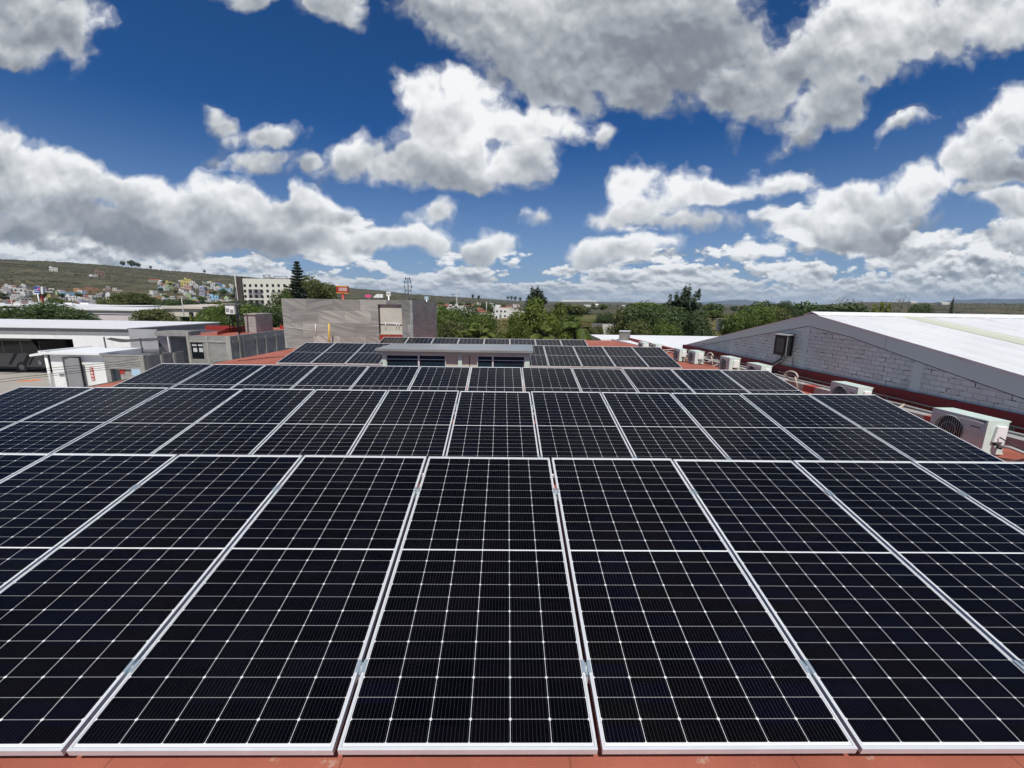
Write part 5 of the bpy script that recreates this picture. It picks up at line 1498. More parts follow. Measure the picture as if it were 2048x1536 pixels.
# pylons far on the skyline behind the stone block
for px, py, lab in ((712, 565, 'left one of two faint lattice pylons on the skyline above the stone block'), (755.5, 566, 'right one of two faint lattice pylons on the skyline above the stone block')):
    rr_ = 1350.0; d = ray(px, py); s_ = rr_ / math.hypot(d.x, d.y); T = EYE + d * s_; zb = land(T.x, T.y, False) - 1
    q = MB(); w_ = 2.4
    for sx in (-1, 1):
        q.tube([(T.x + sx * w_, T.y, zb), (T.x, T.y, T.z)], 0.16, 4)
    for k in range(1, 6):
        f = k / 6.0; q.tube([(T.x - w_ * (1 - f), T.y, zb + (T.z - zb) * f), (T.x + w_ * (1 - f), T.y, zb + (T.z - zb) * f)], 0.10, 4)
    for f in (0.75, 0.9): q.tube([(T.x - 3.2, T.y, zb + (T.z - zb) * f), (T.x + 3.2, T.y, zb + (T.z - zb) * f)], 0.14, 4)
    tag(q.build('lattice_pylon', MAT['mid_grey']), lab, 'pylon', 'pylons on the skyline')

# fence and wall out in the field
YF2 = 92.0
A, B = at(1184, 646.5, YF2), at(1232, 647, YF2); z0 = at(1208, 655, YF2).z
fn = empty('slat_fence', ((A.x + B.x) / 2, YF2, GROUND), 'dark slatted fence out in the dry field between the trees', 'fence')
q = MB(); n = 22
for k in range(n):
    x = A.x + (B.x - A.x) * k / n; q.box(x, YF2, z0 + 0.1, x + (B.x - A.x) / n * 0.68, YF2 + 0.06, A.z)
q.build('slat', MAT['hotel_grey'], fn)
q = MB(); q.box(A.x, YF2 + 0.07, A.z - 0.12, B.x, YF2 + 0.12, A.z); q.box(A.x, YF2 + 0.07, z0 + 0.1, B.x, YF2 + 0.12, z0 + 0.25); q.build('rail', MAT['dark_grey'], fn)
A, B = at(1205.5, 647, YF2 - 1), at(1233, 656, YF2 - 1)
q = MB(); q.box(A.x, YF2 - 1, GROUND, B.x + 3, YF2 - 0.75, at(1215, 648.5, YF2 - 1).z)
tag(q.build('field_wall', MAT['plaster_beige']), 'beige wall in front of the dark slatted fence in the field', 'wall')
A = at(1248.5, 624, 125); q = MB(); q.box(A.x - 0.35, 125, GROUND, A.x + 0.35, 125.7, A.z + 0.2); q.prism([(A.x - 0.45, 124.8, A.z + 0.2), (A.x + 0.45, 124.8, A.z + 0.2), (A.x, 124.8, A.z + 0.5)], (0, 2, 0))
tag(q.build('hut', MAT['sign_white']), 'tiny white hut half hidden by the dark trees behind the vent box', 'hut')
A, B = at(1300 + 147, 540 + 99, 120), at(1300 + 163, 540 + 110, 120)
q = MB(); q.box(A.x, 120, GROUND, B.x, 124, at(1455, 640, 120).z); q.box(A.x - 0.3, 119.7, at(1455, 640, 120).z, B.x + 0.3, 124.3, at(1455, 640, 120).z + 0.3)
tag(q.build('hut', MAT['cream_wall']), 'small pale hut at the edge of the field left of the gabled warehouse', 'hut')

# ------------------------------------------------------------------ houses
HCOL = {'white': (0.66, 0.65, 0.62), 'cream': (0.50, 0.46, 0.38), 'grey': (0.33, 0.32, 0.31), 'brick red': (0.26, 0.17, 0.13), 'yellow': (0.58, 0.50, 0.18), 'blue': (0.10, 0.30, 0.60), 'teal': (0.06, 0.32, 0.30), 'salmon': (0.46, 0.31, 0.25), 'lilac': (0.34, 0.32, 0.42), 'orange': (0.42, 0.25, 0.14), 'pale green': (0.38, 0.47, 0.27), 'sky blue': (0.30, 0.50, 0.68)}
for k_, v_ in HCOL.items(): mat('house ' + k_, v_, 0.85, 0.0, 0.06, 0.3, 0.12)
mat('house_roof', (0.34, 0.31, 0.28), 0.9, 0.0, 0.2, 0.4, 0.3)
mat('house_tile', (0.27, 0.10, 0.065), 0.9, 0.0, 0.2, 0.6, 0.2)
mat('hole', (0.016, 0.017, 0.02), 0.4)
HM = {}


def house_mesh(shape, colour):
    key = (shape, colour)
    if key in HM: return HM[key]
    q = MB(); r = random.Random(shape * 31 + 7)
    W_, D_, H_ = [(7, 7, 3.2), (9, 7, 6.0), (6, 8, 5.8), (12, 7, 3.4), (8, 6, 6.2), (15, 9, 4.2), (6.5, 6, 8.6)][shape]
    q.box(-W_ / 2, 0, -4.0, W_ / 2, D_, H_, 0)
    q.box(-W_ / 2 + 0.25, 0.25, H_ + 0.002, W_ / 2 - 0.25, D_ - 0.25, H_ + 0.08, 1)
    for (a, b_, c, d) in ((-W_ / 2, 0, W_ / 2, 0.22), (-W_ / 2, D_ - 0.22, W_ / 2, D_), (-W_ / 2, 0.22, -W_ / 2 + 0.22, D_ - 0.22), (W_ / 2 - 0.22, 0.22, W_ / 2, D_ - 0.22)):
        q.box(a, b_, H_ + 0.001, c, d, H_ + 0.45, 0)
    if shape == 3:
        q.prism([(-W_ / 2 - 0.3, -0.4, H_ + 0.46), (-W_ / 2 - 0.3, D_ + 0.3, H_ + 0.46), (-W_ / 2 - 0.3, D_ / 2, H_ + 1.9)], (W_ + 0.6, 0, 0), 3)
    if shape in (1, 4, 6):
        q.box(-W_ / 2 + 0.6, D_ * 0.4, H_ + 0.081, -W_ / 2 + 3.0, D_ - 0.5, H_ + 2.3, 0)
    if shape in (1, 2, 5): q.tube([(W_ / 2 - 1.4, D_ / 2, H_ + 0.081), (W_ / 2 - 1.4, D_ / 2, H_ + 1.4)], 0.6, 8, 2)
    for fl in range(int(H_ // 2.8)):
        nw = max(2, int(W_ / 2.6))
        for k in range(nw):
            x = -W_ / 2 + W_ * (k + 0.5) / nw + r.uniform(-0.2, 0.2)
            if fl == 0 and k == nw // 2: q.box(x - 0.5, -0.04, 0.05, x + 0.5, 0.03, 2.2, 2)
            elif r.random() < 0.85: q.box(x - 0.6, -0.04, fl * 2.9 + 1.0, x + 0.6, 0.03, fl * 2.9 + 2.2, 2)
        for k in range(2): q.box(W_ / 2 - 0.03, D_ * (0.25 + 0.4 * k), fl * 2.9 + 1.0, W_ / 2 + 0.04, D_ * (0.25 + 0.4 * k) + 1.1, fl * 2.9 + 2.2, 2)
    o = q.build('house', [MAT['house ' + colour], MAT['house_roof'], MAT['hole'], MAT['house_tile']])
    me = o.data; bpy.data.objects.remove(o)
    HM[key] = me
    return me


used_labels = {}


def house(px, py, dist, shape, colour, label, rot=0.0, sc=1.0, base=False):
    """a house whose foot (or roof when base is False) is seen at a pixel, dist metres away"""
    d = ray(px, py); s_ = dist / math.hypot(d.x, d.y); T = EYE + d * s_
    o = bpy.data.objects.new('house', house_mesh(shape, colour)); COL.objects.link(o)
    o.location = (T.x, T.y, land(T.x, T.y) - 0.3)
    o.rotation_euler = (0, 0, rot - math.atan2(d.x, d.y)); o.scale = (sc, sc, sc)
    tag(o, label, 'house', 'houses of the town on the slope' if px < 480 else 'far white houses beyond the trees')
    return o


def dist_for(px, py):
    """where the line of sight meets the slope"""
    d = ray(px, py); hl = math.hypot(d.x, d.y); lo = None
    r = 200.0
    while r < 3000:
        x, y, z = EYE.x + d.x / hl * r, EYE.y + d.y / hl * r, EYE.z + d.z / hl * r
        if z <= land(x, y, False): return r
        r += 12
    return 900.0


hr = random.Random(11)
# the ones that stand out
for px, py, sh, c, lab, sc in ((107, 536, 1, 'white', 'lone white house highest on the bare hillside', 1.3), (201, 551, 4, 'brick red', 'brick red house alone halfway up the hillside', 1.6), (190, 551.5, 0, 'white', 'small white house touching the lone brick red house on the hillside', 1.2),
                               (376, 564, 1, 'yellow', 'bright yellow house near the top of the hillside town', 1.3), (371, 575, 4, 'yellow', 'pale yellow house left of the white ones in the upper town', 1.4), (386, 569, 2, 'white', 'tall white house beside the bright yellow one in the upper town', 1.4),
                               (431, 576, 5, 'sky blue', 'wide sky blue house in the upper town left of the tall white block', 1.1), (440, 573.5, 4, 'blue', 'deep blue house in the upper town left of the tall white block', 1.3), (455, 580, 5, 'teal', 'teal house nearest the brown tower of the tall white block', 1.1),
                               (424, 569, 1, 'white', 'white house above the sky blue one in the upper town', 1.2), (405, 583, 2, 'lilac', 'lilac house in the middle of the hillside town', 1.2), (428, 594, 1, 'sky blue', 'pale blue house low in the town over the dark trees', 1.2), (377, 582, 4, 'salmon', 'salmon house under the pale yellow one', 1.2),
                               (341, 571, 1, 'yellow', 'small yellow house at the left edge of the upper town', 1.0), (310, 562, 3, 'cream', 'long cream house above the left part of the upper town', 1.2), (320, 563, 0, 'white', 'white house next to the long cream house on the slope', 1.3),
                               (180, 579, 5, 'orange', 'wide orange brown house over the middle of the sheds', 1.4), (150, 585, 5, 'sky blue', 'pale blue roofed house left of the wide orange brown one', 1.2), (18, 591, 5, 'white', 'white house at the left edge above the long shed', 1.3), (33, 584, 1, 'white', 'white two storey house left of the blue hoarding', 1.3)):
    house(px, py + 4, dist_for(px, py + 5), sh, c, lab, hr.uniform(-0.5, 0.5), sc * 0.68)
cols = ['white'] * 12 + ['cream'] * 4 + ['grey'] * 5 + ['brick red'] * 2 + ['salmon', 'pale green', 'orange', 'lilac', 'sky blue', 'yellow']
SPOTS = []
for k in range(115): SPOTS.append((hr.uniform(-30, 245), hr.uniform(592, 607), 'low'))
for k in range(150): SPOTS.append((hr.uniform(300, 468), 0, 'up'))
for px, py, zone in SPOTS:
    if zone == 'up':
        top = 565 + max(0, (350 - px)) * 0.32 + max(0, px - 430) * 0.10
        py = hr.uniform(top, 608)
    c = hr.choice(cols); dd = dist_for(px, py + 2)
    if zone == 'low': dd = hr.uniform(340, 570)
    if zone == 'low': wh = 'left of the blue hoarding' if px < 66 else ('between blue hoarding and wide orange house' if px < 165 else 'right of the wide orange house')
    else: wh = 'at the left edge of the hillside town' if px < 350 else ('in the middle of the hillside town' if px < 410 else 'close to the tall white block')
    lab = 'small %s house %s, %s' % (c, 'behind the long shed' if zone == 'low' else ('high up' if py < 580 else ('halfway up' if py < 594 else 'low down')), wh)
    house(px, py, dd, hr.choice([0, 1, 2, 3, 4, 0, 2, 6]), c, lab, hr.uniform(-0.6, 0.6), hr.uniform(0.38, 0.66))
# white houses and halls seen over the trees right of the stone block
for px, py, d_, sh, c, lab, sc in ((914, 616, 300, 5, 'white', 'white hall left above the green trees right of the stone block', 1.5), (930, 616, 310, 5, 'white', 'white hall second from the left above the green trees', 1.3), (968, 606, 620, 5, 'white', 'far white hall below the two umbrella shaped trees', 1.6), (966, 626, 230, 3, 'white', 'white house with a gable roof over the green trees', 1.0), (1002, 627, 210, 4, 'white', 'tallest white house left of the big bright green tree', 1.2), (988, 629, 200, 0, 'white', 'low white house left of the tallest white house', 1.1), (1030, 621, 240, 5, 'white', 'long white building half behind the big bright green tree', 1.1), (978, 611, 520, 2, 'white', 'small far white house by the white lamp post', 1.2), (951, 609, 600, 3, 'cream', 'far cream house above the green trees', 1.3), (890, 611, 380, 3, 'orange', 'long reddish roofed house next to the stone block', 1.6), (902, 608, 520, 5, 'salmon', 'salmon building behind the reddish roofed house', 1.2), (995, 606, 800, 5, 'white', 'pale far building right of the umbrella shaped trees', 1.3), (1020, 611, 560, 3, 'cream', 'far cream house close to the big bright green tree', 1.2)):
    house(px, py, d_, sh, c, lab, hr.uniform(-0.2, 0.2), sc * 0.66)
for k in range(26):
    px = hr.uniform(885, 1050); d_ = 260 * (4.0 ** hr.random())
    c = hr.choice(['white', 'white', 'white', 'cream', 'grey', 'brick red'])
    house(px, 610, d_, hr.choice([0, 1, 2, 3, 4, 5]), c, 'small %s house among trees right of the stone block, %s' % (c, 'nearer the green trees' if d_ < 480 else 'farther up the plain'), hr.uniform(-0.5, 0.5), hr.uniform(0.6, 1.0))
for px, py, d_, w_, h_, lab in ((1145, 600.5, 4500, 230, 16, 'thin white strip of far factory halls right of the big green tree'), (1178, 601.3, 4600, 170, 14, 'second white strip of far factory halls on the horizon'), (1255, 607.3, 1900, 42, 6, 'single long white hall far out on the plain'), (1180, 611, 1100, 26, 6, 'pale curved hall far out on the plain'), (1193, 610.5, 1050, 9, 10, 'far white tower beside the pale hall on the plain'), (1308, 609.5, 1700, 20, 5, 'small far hall right of the long white hall'), (1892, 606, 2000, 26, 8, 'pale farm house on the far ridge right of the gable peak'), (1828, 605.6, 2100, 22, 8, 'farm house on the far ridge above the white warehouse roof')):
    d = ray(px, py); s_ = d_ / math.hypot(d.x, d.y); T = EYE + d * s_; g_ = land(T.x, T.y, False); T.z = min(T.z, g_ + h_ * 0.7)
    q = MB(); q.box(T.x - w_ / 2, T.y, g_ - 3, T.x + w_ / 2, T.y + 20, max(T.z, g_ + h_ * 0.6)); q.prism([(T.x - w_ / 2 - 1, T.y - 1, max(T.z, g_ + h_ * 0.6)), (T.x - w_ / 2 - 1, T.y + 21, max(T.z, g_ + h_ * 0.6)), (T.x - w_ / 2 - 1, T.y + 10, max(T.z, g_ + h_ * 0.6) + h_ * 0.3)], (w_ + 2, 0, 0))
    tag(q.build('far_hall', MAT['hotel_white']), lab, 'building', 'buildings far out on the plain')

# ------------------------------------------------------------------ trees
def leaf_cloud(q, rnd, blobs, n, size, up=0.35, hang=0.0, shell=0.62, aspect=0.5):
    """n small leaf sprays spread through ellipsoid lumps, thicker towards their outsides"""
    vol = [b[3] * b[4] * b[5] for b in blobs]; tot = sum(v ** 0.75 for v in vol)
    for b, v in zip(blobs, vol):
        cx, cy, cz, rx, ry, rz = b
        for _ in range(int(n * v ** 0.75 / tot)):
            while True:
                d = Vector((rnd.uniform(-1, 1), rnd.uniform(-1, 1), rnd.uniform(-1, 1)))
                if 0.02 < d.length < 1: break
            d.normalize()
            r = shell + (1.08 - shell) * rnd.random() ** 0.7
            if rnd.random() < 0.16: r = rnd.uniform(0.2, shell)
            p = Vector((cx + d.x * r * rx, cy + d.y * r * ry, cz + d.z * r * rz))
            nrm = (d + Vector((rnd.gauss(0, 0.6), rnd.gauss(0, 0.6), rnd.gauss(0, 0.6) + up))).normalized()
            a = nrm.cross(Vector((rnd.gauss(0, 1), rnd.gauss(0, 1), rnd.gauss(0, 0.6) - hang * 2))).normalized()
            t_ = nrm.cross(a)
            s = size * rnd.uniform(0.55, 1.35)
            if hang: t_ = (t_ * 0.5 + Vector((0, 0, -hang))).normalized()
            c1, c2 = p + a * s * aspect * 0.5, p - a * s * aspect * 0.5
            q.face([p - t_ * s * 0.5, c1, p + t_ * s * 0.5, c2])


def limbs(q, rnd, h0, blobs, r0, lean=0.0):
    """trunk up to h0 and one limb into every lump"""
    q.tube([(0, 0, -0.3), (lean * 0.4, 0.02, h0 * 0.5), (lean, 0, h0)], [r0 * 1.25, r0, r0 * 0.8], 8)
    for b in blobs:
        c = Vector(b[:3]); m_ = Vector((lean, 0, h0)) * 0.45 + c * 0.55 + Vector((rnd.uniform(-.3, .3), rnd.uniform(-.3, .3), -0.25 * b[5]))
        q.tube([(lean, 0, h0 * 0.92), m_, c + Vector((0, 0, b[5] * 0.5))], [r0 * 0.55, r0 * 0.32, r0 * 0.08], 5)


PROTO = {}


def proto(kind):
    """(trunk mesh, crown mesh, height, width) of a kind of tree"""
    if kind in PROTO: return PROTO[kind]
    rnd = random.Random(sum(ord(c) * (i + 3) for i, c in enumerate(kind)))
    tq, cq = MB(), MB()
    tm, cm = MAT['wood_trunk'], MAT['leaf_green']
    U = rnd.uniform
    if kind.startswith('broad'):
        H, W_ = 8.0, 9.0; blobs = []
        for k in range(17):
            a = U(0, 6.283); rr_ = U(0.5, 3.0); zz = 5.5 - 0.30 * rr_ + U(-1.6, 0.9)
            s = U(0.9, 1.65); blobs.append((rr_ * math.cos(a), rr_ * math.sin(a), zz, s, s, s * U(0.7, 0.95)))
        blobs += [(0, 0, 5.0, 2.4, 2.4, 1.8), (1.5, -1.2, 2.6, 1.7, 1.5, 1.5), (-1.8, -1.0, 2.5, 1.6, 1.6, 1.4), (0.2, 1.6, 2.4, 1.6, 1.6, 1.4), (0.1, -1.9, 2.2, 1.5, 1.4, 1.5)]
        leaf_cloud(cq, rnd, blobs, 11000, 0.34, 0.3, 0.25 if kind.endswith('b') else 0.0)
        limbs(tq, rnd, 1.8, blobs[:8], 0.24)
        cm = MAT['leaf_dark' if kind.endswith('c') else ('leaf_olive' if kind.endswith('b') else 'leaf_green')]
    elif kind.startswith('round'):
        H, W_ = 9.5, 7.5; blobs = []
        for k in range(20):
            a = U(0, 6.283); rr_ = U(0.2, 2.6); zz = U(3.4, 7.6); f = math.sqrt(max(0.05, 1 - ((zz - 5.3) / 3.3) ** 2))
            s = U(0.8, 1.35); blobs.append((rr_ * f * math.cos(a), rr_ * f * math.sin(a), zz, s, s, s * 0.85))
        leaf_cloud(cq, rnd, blobs, 5600, 0.36, 0.2, 0.1); limbs(tq, rnd, 3.0, blobs[:12], 0.26); cm = MAT['leaf_olive']; tm = MAT['pale_trunk']
    elif kind.startswith('spire'):                 # tall, ragged, with twigs sticking up
        H, W_ = 10.0, 6.2; blobs = []
        for k in range(24):
            zz = U(1.6, 8.6); w_ = 2.4 * (1 - ((zz - 2.6) / 8.2) ** 2 if zz > 2.6 else 0.9); a = U(0, 6.283); rr_ = w_ * U(0.2, 0.85)
            s = U(0.55, 0.95) * (1.15 - zz / 16); blobs.append((rr_ * math.cos(a), rr_ * math.sin(a), zz, s, s, s * 1.1))
        for k in range(20):                        # upright sprays
            a = U(0, 6.283); rr_ = U(0.1, 1.9); zz = U(7.6, 9.9) - 0.3 * rr_; blobs.append((rr_ * math.cos(a), rr_ * math.sin(a), zz, 0.2, 0.2, 0.8))
        leaf_cloud(cq, rnd, blobs, 8000, 0.28, 0.6); limbs(tq, rnd, 2.6, blobs[4:], 0.2); cm = MAT['leaf_pine'] if kind.endswith('b') else MAT['leaf_green']
    elif kind.startswith('bright'):
        H, W_ = 7.5, 9.0; blobs = []
        for k in range(24):
            a = U(0, 6.283); rr_ = U(0.3, 3.6); zz = 6.0 - 0.55 * rr_ + U(-2.6, 0.6)
            s = U(0.7, 1.3); blobs.append((rr_ * math.cos(a), rr_ * math.sin(a), max(1.2, zz), s, s, s * 0.9))
        leaf_cloud(cq, rnd, blobs, 15000, 0.27, 0.6, 0.0); limbs(tq, rnd, 1.6, blobs[:10], 0.22); cm = MAT['leaf_bright']
    elif kind == 'norfolk':
        H, W_ = 16.0, 8.0
        tq.tube([(0, 0, -0.3), (0, 0, 8), (0, 0, 15.6)], [0.3, 0.2, 0.03], 8)
        for lv in range(20):
            zz = 3.6 + lv * 0.61; L = 4.4 * (1 - (zz - 3.2) / 12.6) ** 1.1 + 0.12
            for k in range(8):
                a = 2 * math.pi * k / 8 + lv * 0.6 + U(-.15, .15); l = L * U(0.60, 1.18)
                tip = Vector((l * math.cos(a), l * math.sin(a), zz + 0.22 * l * U(0.6, 1.2)))
                tq.tube([(0, 0, zz), tip], [0.05, 0.015], 4)
                for j in range(int(9 + 20 * l / 4)):
                    f = U(0.15, 1.02); p = Vector((0, 0, zz)) * (1 - f) + tip * f
                    leaf_cloud(cq, rnd, [(p.x, p.y, p.z + 0.02, 0.22, 0.22, 0.18)], 6, 0.40, 0.8)
        cm = MAT['leaf_pine']
    elif kind.startswith('palm'):
        H, W_ = 5.0, 5.0
        tq.tube([(0, 0, -0.2), (0.05, 0, 1.6), (0, 0, 3.1)], [0.2, 0.16, 0.14], 8)
        nf = 26 if kind.endswith('a') else 18
        for k in range(nf):
            a = 2 * math.pi * k / nf + U(-.2, .2); el = U(0.1, 1.35); L = U(1.9, 2.7)
            pts = []
            for j in range(8):
                f = j / 7.0; rr_ = L * f * math.cos(el) * (1 - 0.1 * f); zz = 3.1 + L * f * math.sin(el) - (1.3 if kind.endswith('a') else 1.7) * f * f
                pts.append(Vector((rr_ * math.cos(a), rr_ * math.sin(a), zz)))
            tq.tube(pts, [0.03] * 7 + [0.008], 4)
            side = Vector((-math.sin(a), math.cos(a), 0))
            for j in range(1, 24):
                f = j / 24.0; i = min(6, int(f * 7)); p = pts[i] + (pts[i + 1] - pts[i]) * (f * 7 - i); d = (pts[i + 1] - pts[i]).normalized()
                ll = 0.62 * math.sin(math.pi * min(1, f * 0.9 + 0.12)) + 0.1
                for s in (-1, 1):
                    tip = p + side * s * ll * 0.75 + d * ll * 0.55 + Vector((0, 0, -0.25 * ll))
                    cq.face([p, p + d * 0.05, tip, p - d * 0.01 + side * s * ll * 0.3 + d * ll * 0.18])
        cm = MAT['leaf_palm'] if kind.endswith('a') else MAT['leaf_green']
    elif kind == 'banana':
        H, W_ = 5.0, 4.0
        tq.tube([(0, 0, -0.2), (0, 0, 2.4)], [0.2, 0.14], 8)
        for k in range(13):
            a = 2 * math.pi * k / 13 + U(-.2, .2); el = U(0.6, 1.45); L = U(1.9, 2.8); pts = []
            for j in range(7):
                f = j / 6.0; pts.append(Vector((L * f * math.cos(el) * math.cos(a), L * f * math.cos(el) * math.sin(a), 2.3 + L * f * math.sin(el) - 0.7 * f * f)))
            side = Vector((-math.sin(a), math.cos(a), 0.25)).normalized()
            for j in range(6):
                w0, w1 = 0.30 * math.sin(math.pi * min(1, j / 6.0 * 0.85 + 0.1)), 0.30 * math.sin(math.pi * min(1, (j + 1) / 6.0 * 0.85 + 0.1)) if j < 5 else 0.02
                cq.face([pts[j] - side * w0, pts[j], pts[j + 1], pts[j + 1] - side * w1]); cq.face([pts[j], pts[j] + side * w0, pts[j + 1] + side * w1, pts[j + 1]])
        cm = MAT['leaf_palm']
    elif kind == 'bamboo':
        H, W_ = 5.0, 4.2; blobs = []
        for k in range(22): blobs.append((U(-1.7, 1.7), U(-1, 1), U(1.5, 4.2), 0.28, 0.28, 0.8))
        leaf_cloud(cq, rnd, blobs, 1500, 0.4, 0.2, 0.2)
        for k in range(14): tq.tube([(U(-.8, .8), U(-.5, .5), 0), (U(-1.7, 1.7), U(-1, 1), U(3, 4.4))], 0.04, 4)
        cm = MAT['leaf_yellow']
    elif kind == 'bare':
        H, W_ = 9.0, 7.0
        def branch(p, d, L, r, dep):
            e = p + d * L; tq.tube([p, (p + e) / 2 + Vector((U(-.1, .1), U(-.1, .1), 0)) * L * 0.4, e], [r, r * 0.8, r * 0.55], 4)
            if dep:
                for _ in range(3):
                    branch(e, (d + Vector((U(-.8, .8), U(-.8, .8), U(-.1, .5)))).normalized(), L * U(0.6, 0.8), r * 0.5, dep - 1)
        branch(Vector((0, 0, -0.3)), Vector((0, 0, 1)), 3.0, 0.22, 4)
        leaf_cloud(cq, rnd, [(0, 0, 6.5, 2.6, 2.6, 2.0)], 160, 0.3); cm = MAT['leaf_olive']; tm = MAT['pale_trunk']
    elif kind == 'conifer':
        H, W_ = 9.0, 3.4; blobs = [(U(-.2, .2), U(-.2, .2), 1.2 + k * 0.55, 1.35 * (1 - k / 15.5), 1.35 * (1 - k / 15.5), 0.55) for k in range(14)]
        leaf_cloud(cq, rnd, blobs, 1500, 0.4, 0.2); limbs(tq, rnd, 1.5, [], 0.15); tq.tube([(0, 0, 1), (0, 0, 8.6)], [0.12, 0.03], 5); cm = MAT['leaf_pine']
    elif kind == 'umbrella':
        H, W_ = 9.0, 5.0; blobs = [(U(-1.3, 1.3), U(-1.3, 1.3), U(7.4, 8.4), 1.0, 1.0, 0.6) for k in range(8)]
        leaf_cloud(cq, rnd, blobs, 900, 0.5); limbs(tq, rnd, 6.4, blobs[:4], 0.22); cm = MAT['leaf_pine']
    else:                                          # far: small dense crown
        H, W_ = 7.0, 8.0; blobs = []
        for k in range(9):
            a = U(0, 6.283); rr_ = U(0.2, 2.4); s = U(1.0, 1.7); blobs.append((rr_ * math.cos(a), rr_ * math.sin(a), U(2.2, 5.2), s, s, s * 0.85))
        leaf_cloud(cq, rnd, blobs, 1100, 0.75, 0.4); limbs(tq, rnd, 1.6, blobs[:4], 0.22); cm = MAT[{'a': 'leaf_dark', 'b': 'leaf_olive', 'c': 'leaf_green'}[kind[-1]]]
    to, co_ = tq.build('trunk', tm), cq.build('crown', cm)
    zs_ = sorted(v.co.z for v in co_.data.vertices); xs_ = sorted(abs(v.co.x) for v in co_.data.vertices)
    H, W_ = zs_[-1] if kind == 'norfolk' else zs_[int(len(zs_) * 0.997)], 2 * xs_[int(len(xs_) * 0.985)]
    PROTO[kind] = (to.data, co_.data, H, W_)
    bpy.data.objects.remove(to); bpy.data.objects.remove(co_)
    return PROTO[kind]


def tree(kind, px, py_top, Y, width_px=None, label='', group=None, rot=0.0, base=None, name='tree', ybase=None):
    tme, cme, H, W_ = proto(kind)
    T = at(px, py_top, Y)
    g_ = land(T.x, T.y, True) if base is None else base
    h = max(1.5, T.z - g_); dist = (T - EYE).dot(FWD)
    w = width_px / IMG_F * dist if width_px else h * W_ / H
    o = empty(name, (T.x, T.y, g_ - 0.1), label, 'palm' if 'palm' in name else 'tree', group)
    o.scale = (w / W_, w / W_, h / H); o.rotation_euler = (0, 0, rot)
    for nm, me in (('trunk', tme), ('crown', cme)):
        c = bpy.data.objects.new(nm, me); COL.objects.link(c); c.parent = o
    return o


